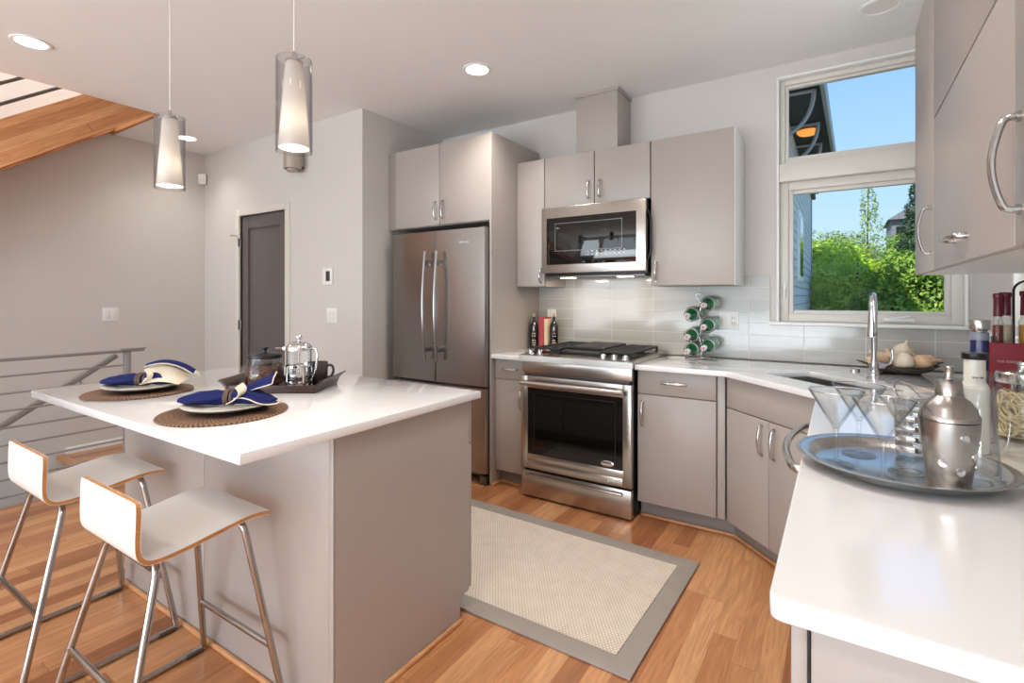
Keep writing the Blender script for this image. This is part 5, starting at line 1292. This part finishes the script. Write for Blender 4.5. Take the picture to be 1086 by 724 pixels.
bm = BM(); tube(bm, [(0.045*math.cos(-0.5), 0.045*math.sin(-0.5), 0.004), (0.05, -0.03, 0.012), (0.048, -0.026, 0.034), (-0.03, 0.04, 0.05)], 0.0016, n=6); tube(bm, [(0.044*math.cos(0.9+PI*k/14), 0.044*math.sin(0.9+PI*k/14), 0.005+0.045*math.sin(PI*k/14)) for k in range(15)], 0.0032, 0.0012, n=8); slim(bm, 0.86); obj('wire_arch', bm, MAT['nickel'], t, world=False, smooth=60)

# glass pitcher
t = thing('pitcher', 'clear glass pitcher with looped handle beside the shaker on the tray', 'pitcher', (0.246, 1.438, ZC), YAW)
bm = BM(); lathe(bm, [(0, 0), (0.046, 0), (0.048, 0.006), (0.047, 0.05), (0.040, 0.105), (0.034, 0.150), (0.034, 0.178), (0.042, 0.198), (0.040, 0.198), (0.0315, 0.178), (0.0315, 0.150), (0.037, 0.105), (0.044, 0.05), (0.043, 0.022), (0, 0.020)], n=40); slim(bm, 0.74); obj('body', bm, MAT['glass'], t, world=False, smooth=50)
bm = BM(); tube(bm, fillet([(0.035, -0.010, 0.180), (0.062, -0.018, 0.185), (0.074, -0.020, 0.135), (0.064, -0.018, 0.075), (0.042, -0.010, 0.060)], 0.03, 6), 0.0062, n=10); slim(bm, 0.74); obj('handle', bm, MAT['glass'], t, world=False, smooth=60)
# second glass jug behind the tray
t = thing('jug', 'small clear glass jug behind the pitcher on the worktop', 'jug', (0.262, 1.79-0.08, ZT), YAW)
t.location = (0.322, 1.868, ZT)
bm = BM(); lathe(bm, [(0, 0), (0.038, 0), (0.040, 0.005), (0.048, 0.06), (0.046, 0.10), (0.036, 0.14), (0.036, 0.165), (0.044, 0.19), (0.0425, 0.19), (0.034, 0.165), (0.034, 0.14), (0.043, 0.10), (0.045, 0.06), (0.036, 0.010), (0, 0.008)], n=36); slim(bm, 0.8); obj('body', bm, MAT['glass'], t, world=False, smooth=50)
bm = BM(); tube(bm, fillet([(0.036, 0, 0.170), (0.066, 0, 0.178), (0.080, 0, 0.13), (0.062, 0, 0.075), (0.047, 0, 0.065)], 0.03, 6), 0.0058, n=10); slim(bm, 0.8); obj('handle', bm, MAT['glass'], t, world=False, smooth=60)

# spirit bottles
t = thing('bottle', 'frosted bottle with black cap standing behind the silver tray', 'bottle', (0.289, 1.734, ZT))
bm = BM(); lathe(bm, [(0, 0), (0.028, 0), (0.030, 0.003), (0.030, 0.160), (0.026, 0.172), (0.0215, 0.180), (0.0215, 0.236), (0, 0.236)], n=32); bo = obj('body', bm, MAT['frost'], t, world=False)
bm = BM(); lathe(bm, [(0, 0.2362), (0.0255, 0.2362), (0.0265, 0.238), (0.0265, 0.251), (0.025, 0.253), (0, 0.253)], n=32); obj('cap', bm, MAT['black'], t, world=False)
bm = BM()      # a line of print too small to read
for k in range(11):
    if k != 6:
        a = -PI/2+0.15+(k-5)*0.10; c_, s_ = math.cos(a), math.sin(a); box(bm, (-0.0004, -0.0007, 0.189), (0.0004, 0.0007, 0.1935), 0, mtx=Matrix.Translation((0.0217*c_, 0.0217*s_, 0)) @ Matrix.Rotation(a, 4, 'Z'))
obj('label_print', bm, MAT['steel_dark'], t, world=False)
t = thing('bottle', 'navy bottle with tall silver cap standing beside the red book', 'bottle', (0.362, 2.105, ZT))
bm = BM(); lathe(bm, [(0, 0), (0.0215, 0), (0.0225, 0.004), (0.0225, 0.262), (0, 0.262)], n=32); obj('body', bm, MAT['navy_label'], t, world=False)
bm = BM(); lathe(bm, [(0.0226, 0.2622), (0.023, 0.264), (0.023, 0.284), (0.022, 0.286), (0.0, 0.286)], n=32); obj('band', bm, MAT['grey_band'], t, world=False)
bm = BM(); lathe(bm, [(0.018, 0.2862), (0.019, 0.292), (0.025, 0.295), (0.026, 0.298), (0.026, 0.322), (0.025, 0.325), (0, 0.325)], n=32); obj('cap', bm, MAT['nickel'], t, world=False)

# cookbook
t = thing('cookbook', 'crimson cookbook standing upright on the worktop near the side wall', 'book', (0.488, 2.215, ZT))
bm = BM(); box(bm, (0.398, 2.20, ZT), (0.578, 2.2025, ZT+0.247), 0.0008); box(bm, (0.398, 2.2325, ZT), (0.578, 2.235, ZT+0.247), 0.0008); box(bm, (0.396, 2.20, ZT), (0.399, 2.235, ZT+0.247), 0.0010); obj('cover', bm, MAT['cookbook'], t)
bm = BM(); box(bm, (0.400, 2.203, ZT+0.003), (0.574, 2.232, ZT+0.241)); obj('pages', bm, MAT['paper'], t)
text('title', "THE COOK'S ENCYCLOPEDIA", 0.0105, (0.489, 2.1995, ZT+0.190), FACE_NEG_Y, MAT['label_ink'], t, depth=0.0003)
bm = BM(); box(bm, (0.452, 2.1990, ZT+0.09), (0.528, 2.1999, ZT+0.165)); ph = obj('cover_border', bm, MAT['paper'], t)
bm = BM(); box(bm, (0.458, 2.1984, ZT+0.096), (0.522, 2.1989, ZT+0.159)); obj('cover_photo', bm, MAT['photo_dark'], t)

# wire caddy and cruets
t = thing('spice_caddy', 'tall dark wire caddy with arched handle behind the crimson book', 'caddy', (0.49, 2.36, ZT))
CX0, CX1, CY0, CY1, CZ = 0.425, 0.572, 2.285, 2.395, 1.150
bm = BM()
for x in (CX0, CX1):
    for y in (CY0, CY1): tube(bm, [(x, y, ZT), (x, y, CZ+0.03)], 0.0035, n=8)
obj('frame', bm, MAT['black'], t)
bm = BM(); box(bm, (CX0, CY0, CZ-0.006), (CX1, CY1, CZ), 0.002); obj('shelf', bm, MAT['nickel'], t)
bm = BM(); box(bm, (CX0, CY0, ZT+0.02), (CX1, CY1, ZT+0.026), 0.002); obj('shelf', bm, MAT['nickel'], t)
bm = BM(); pts = [(0.535+0.036*math.cos(PI*k/16), CY1, 1.33+0.035*math.sin(PI*k/16)) for k in range(17)]
pts = [(0.571, CY1, CZ)]+pts+[(0.499, CY1, CZ)]
tube(bm, pts, 0.004, 0.008, n=8, up=(0, 1, 0)); obj('handle', bm, MAT['black'], t, smooth=60)
def cruet(x, y, r, h, fill, label):
    t = thing('cruet', label, 'cruet', (x, y, CZ+0.0005), group='burgundy capped cruets in the caddy')
    bm = BM(); lathe(bm, [(0, 0), (r, 0), (r, 0.004), (r*0.98, h*0.44), (r*0.72, h*0.52), (r*0.72, h*0.55), (r*0.68, h*0.55), (r*0.68, h*0.52), (r*0.92, h*0.43), (r*0.94, 0.006), (0, 0.005)], n=24); obj('body', bm, MAT['glass_jar'], t, world=False, smooth=50)
    bm = BM(); lathe(bm, [(0, 0.007), (r*0.90, 0.007), (r*0.89, h*0.38), (0, h*0.39)], n=24); obj('filling', bm, MAT[fill], t, world=False)
    bm = BM(); lathe(bm, [(0, h*0.552), (r*0.80, h*0.552), (r*0.76, h*0.90), (r*0.88, h*0.92), (r*0.88, h*0.985), (r*0.8, h), (0, h)], n=24); obj('cap', bm, MAT['burgundy'], t, world=False)
cruet(0.520, 2.315, 0.027, 0.180, 'amber', 'large cruet with amber oil and burgundy cap in the caddy')
cruet(0.468, 2.345, 0.019, 0.176, 'cream_spice', 'slim cruet with cream seasoning beside the amber one')
cruet(0.443, 2.310, 0.0145, 0.172, 'spice', 'slimmest cruet with red spice at the caddy end nearest the window')

# pasta jar
PJ = (0.424, 1.945, ZT)
t = thing('pasta_jar', 'square-shouldered glass jar of pasta with steel clamp lid', 'jar', PJ)
bm = BM(); lathe(bm, [(0, 0), (0.058, 0), (0.062, 0.005), (0.062, 0.135), (0.054, 0.148), (0.054, 0.158), (0.052, 0.158), (0.052, 0.147), (0.0595, 0.134), (0.0595, 0.007), (0, 0.005)], n=36); obj('jar_body', bm, MAT['glass_jar'], t, world=False, smooth=50)
bm = BM(); lathe(bm, [(0, 0.1585), (0.056, 0.1585), (0.058, 0.162), (0.058, 0.184), (0.055, 0.188), (0.012, 0.190), (0.010, 0.193), (0.010, 0.205), (0.016, 0.209), (0.016, 0.214), (0, 0.216)], n=36); obj('lid', bm, MAT['nickel'], t, world=False)
random.seed(5); bm = BM()
for k in range(90):
    a0 = random.uniform(0, 2*PI); z0 = random.uniform(0.012, 0.128); rr = random.uniform(0.030, 0.0545); tw = random.uniform(-1, 1)
    pts = []
    for i in range(9):
        s = i/8; a = a0+s*random.uniform(1.6, 2.0); pts.append((rr*math.cos(a), rr*math.sin(a), min(0.134, max(0.010, z0+0.04*tw*math.sin(PI*s*1.2)+0.008*math.sin(9*s+k)))))
    tube(bm, pts, 0.0030, n=5)
tag(obj('noodles', bm, MAT['pasta'], loc=PJ, world=False, smooth=60), 'pale dry noodles packed in the glass pasta jar', 'pasta', kind='stuff')

# ------------------------------------------------------------------ outside: neighbour's house, trees
t = thing('house', 'dark grey neighbouring house with lap siding and deep eave outside the window', 'house', (-1.2, 9.5, -3.2))
bm = BM(); box(bm, (-3.6, 7.0, -3.2), (-0.56, 13.0, 3.50))
k = 0; z = -1.0
while z < 3.48:
    box(bm, (-0.562, 6.99, z), (-0.535, 13.02, z+0.112), 0.0, mtx=None); z += 0.13
obj('siding_wall', bm, MAT['siding'], t)
bm = BM(); box(bm, (-0.55, 8.6, 1.55), (-0.50, 9.5, 2.6), 0.01); wf = obj('window', bm, MAT['white_paint'], t)
bm = BM(); box(bm, (-0.505, 8.68, 1.63), (-0.497, 9.42, 2.52)); obj('pane', bm, MAT['black_glass'], wf)
bm = BM(); box(bm, (-0.555, 12.9, -3.2), (-0.52, 13.06, 3.45)); obj('corner_board', bm, MAT['fascia'], t)
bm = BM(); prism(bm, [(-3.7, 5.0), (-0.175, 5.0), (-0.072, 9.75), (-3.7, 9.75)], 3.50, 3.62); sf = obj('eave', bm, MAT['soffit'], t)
bm = BM()
a_ = Vector((-0.175, 5.0)); b_ = Vector((-0.072, 9.75)); L_ = (b_-a_).length; an = math.atan2(b_.y-a_.y, b_.x-a_.x)
box(bm, (0, -0.02, 3.44), (L_, 0.02, 3.66), 0.004, mtx=Matrix.Translation((a_.x, a_.y, 0)) @ Matrix.Rotation(an, 4, 'Z')); obj('fascia', bm, MAT['fascia'], t)
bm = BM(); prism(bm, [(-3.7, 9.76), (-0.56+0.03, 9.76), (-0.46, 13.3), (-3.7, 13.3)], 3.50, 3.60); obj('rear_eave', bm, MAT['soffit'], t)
for y in (6.2, 7.4, 8.4, 9.2):
    bm = BM(); pts = [(-0.53+0.30*math.sin(s*PI/2), y, 3.05+0.44*(1-math.cos(s*PI/2))) for s in [i/8 for i in range(9)]]
    tube(bm, pts, 0.022, n=8); tube(bm, [(-0.53, y, 3.48), (-0.22, y, 3.48)], 0.02, n=8); obj('bracket', bm, MAT['fascia'], t, smooth=60)
bm = BM(); lathe(bm, [(0, -0.05), (0.10, -0.045), (0.125, -0.02), (0.13, 0.0), (0, 0.0)], (-0.36, 7.75, 3.50), 28); obj('porch_light', bm, MAT['soffit_lamp'], t)
bm = BM(); prism(bm, [(-3.7, 4.9), (-0.5, 4.9), (-0.4, 13.3), (-3.7, 13.3)], 3.625, 3.9); obj('roof', bm, MAT['roof'], t)

def foliage(blobs, n, size, seed, needle=False):
    random.seed(seed); bm = BM()
    tot = sum(b[3]*b[4]*b[5] for b in blobs)**0.5
    w = [(b[3]*b[5])**0.9 for b in blobs]; W = sum(w)
    for b, wi in zip(blobs, w):
        cx_, cy_, cz_, rx_, ry_, rz_ = b
        for _ in range(int(n*wi/W)):
            while True:
                d = Vector((random.gauss(0, 1), random.gauss(0, 1), random.gauss(0, 1)))
                if d.length > 1e-3: break
            d.normalize(); rr = random.uniform(0.72, 1.06)
            c = Vector((cx_+d.x*rx_*rr, cy_+d.y*ry_*rr, cz_+d.z*rz_*rr))
            s = size*random.uniform(0.6, 1.3)
            nrm = (d+Vector((random.uniform(-1, 1), random.uniform(-1, 1), random.uniform(-0.6, 1.2)))*0.8).normalized()
            u = nrm.orthogonal().normalized(); u = Matrix.Rotation(random.uniform(0, 2*PI), 3, nrm) @ u; v = nrm.cross(u)
            a, bb = (0.9, 0.42) if not needle else (1.0, 0.22)
            vs = [bm.verts.new(c+u*s*a), bm.verts.new(c+v*s*bb), bm.verts.new(c-u*s*a), bm.verts.new(c-v*s*bb)]
            bm.faces.new(vs)
    return bm
def tree(name, label, x, y, blobs, n, size, m, seed, top, tr=0.10, needle=False):
    t = thing(name, label, 'tree', (x, y, -3.2), group='trees beyond the window')
    obj('crown', foliage([(x+b[0], y+b[1], b[2], b[3], b[4], b[5]) for b in blobs], n, size, seed, needle), MAT[m], t)
    random.seed(seed+50); bm = BM(); tube(bm, [(x, y, -3.2), (x+0.05, y, -1.0), (x-0.03, y+0.05, top*0.6), (x, y, top)], [tr, tr*0.8, tr*0.5, 0.012], n=8)
    for k in range(8):
        a = random.uniform(0, 2*PI); z = random.uniform(-1.0, top*0.4); L_ = random.uniform(0.3, 0.6)
        tube(bm, [(x, y, z), (x+math.cos(a)*L_*0.5, y+math.sin(a)*L_*0.5, z+0.25), (x+math.cos(a)*L_, y+math.sin(a)*L_, z+0.65)], [tr*0.35, tr*0.2, 0.008], n=6)
    obj('trunk', bm, MAT['bark'], t, smooth=60)
def blobby(R, H, zc, seed, k=14):
    random.seed(seed); out = [(0, 0, zc, R*0.80, R*0.80, H*0.82)]
    for _ in range(k):
        a = random.uniform(0, 2*PI); e2 = random.uniform(-0.5, 1.2); c = math.cos(e2)
        r = R*random.uniform(0.28, 0.46); out.append((math.cos(a)*c*R*0.75, math.sin(a)*c*R*0.75, zc+math.sin(e2)*H*0.72, r, r, r*0.85))
    return out
tree('maple_tree', 'bright lime green tree against the neighbouring house', -0.55, 14.6, blobby(1.35, 1.9, 1.05, 21, 22), 15000, 0.060, 'leaf_lime', 31, 2.6)
tree('maple_tree', 'mid green bushy tree behind the faucet', 1.25, 11.6, blobby(0.95, 1.35, 0.95, 22, 22), 15000, 0.052, 'leaf_mid', 32, 2.0)
tree('maple_tree', 'dark green bushy tree at the outer edge of the lower window', 2.15, 11.0, blobby(0.85, 1.5, 1.00, 23, 22), 13000, 0.052, 'leaf_dark', 33, 2.2)
tree('maple_tree', 'yellow green bushy tree between lime tree and faucet', 0.30, 12.4, blobby(0.95, 1.4, 0.85, 25, 22), 14000, 0.055, 'leaf_lime', 36, 2.0)
tree('poplar_tree', 'slender pale poplar standing above the other treetops', 0.86, 22.5, [(0.0, 0, 4.5, 0.30, 0.30, 0.9), (0.12, 0, 3.7, 0.40, 0.40, 0.8), (-0.12, 0, 3.1, 0.45, 0.45, 0.8), (0.05, 0.1, 5.2, 0.13, 0.13, 0.4), (-0.16, 0, 4.6, 0.10, 0.10, 0.4), (0.2, 0, 4.5, 0.08, 0.1, 0.4)], 900, 0.065, 'leaf_pale', 34, 5.3, 0.06)
tree('spruce_tree', 'dark spruce at the cabinet side of the window', 1.56, 15.6, [(0, 0, 0.9+0.42*k, 0.80-0.092*k, 0.80-0.092*k, 0.30) for k in range(9)], 9000, 0.065, 'needle', 35, 4.5, 0.09, True)
tree('maple_tree', 'rounded light green tree low beyond the poplar', -0.3, 25.0, blobby(1.7, 1.5, 2.6, 26, 20), 9000, 0.085, 'leaf_pale', 37, 3.4)
tree('maple_tree', 'wide green tree far behind, closing the skyline', 2.2, 19.8, blobby(1.5, 1.6, 2.0, 27, 20), 10000, 0.075, 'leaf_mid', 38, 3.0)
t = thing('house', 'distant grey gabled house showing between the treetops', 'house', (2.6, 26.0, -3.2))
bm = BM(); box(bm, (1.85, 27.0, -3.2), (4.2, 30.0, 4.6)); obj('wall', bm, MAT['roof'], t)
bm = BM(); t2 = BM(); prism(t2, [(1.7, 4.6), (4.4, 4.6), (3.05, 5.5)], 0, 3.4)
for v in t2.verts: v.co = Vector((v.co.x, 26.8+v.co.z, v.co.y))
merge(bm, t2); obj('roof', bm, MAT['roof'], t, smooth=20)
bm = BM(); box(bm, (2.0, 26.95, 3.6), (2.3, 27.02, 4.3)); obj('window', bm, MAT['black_glass'], t)
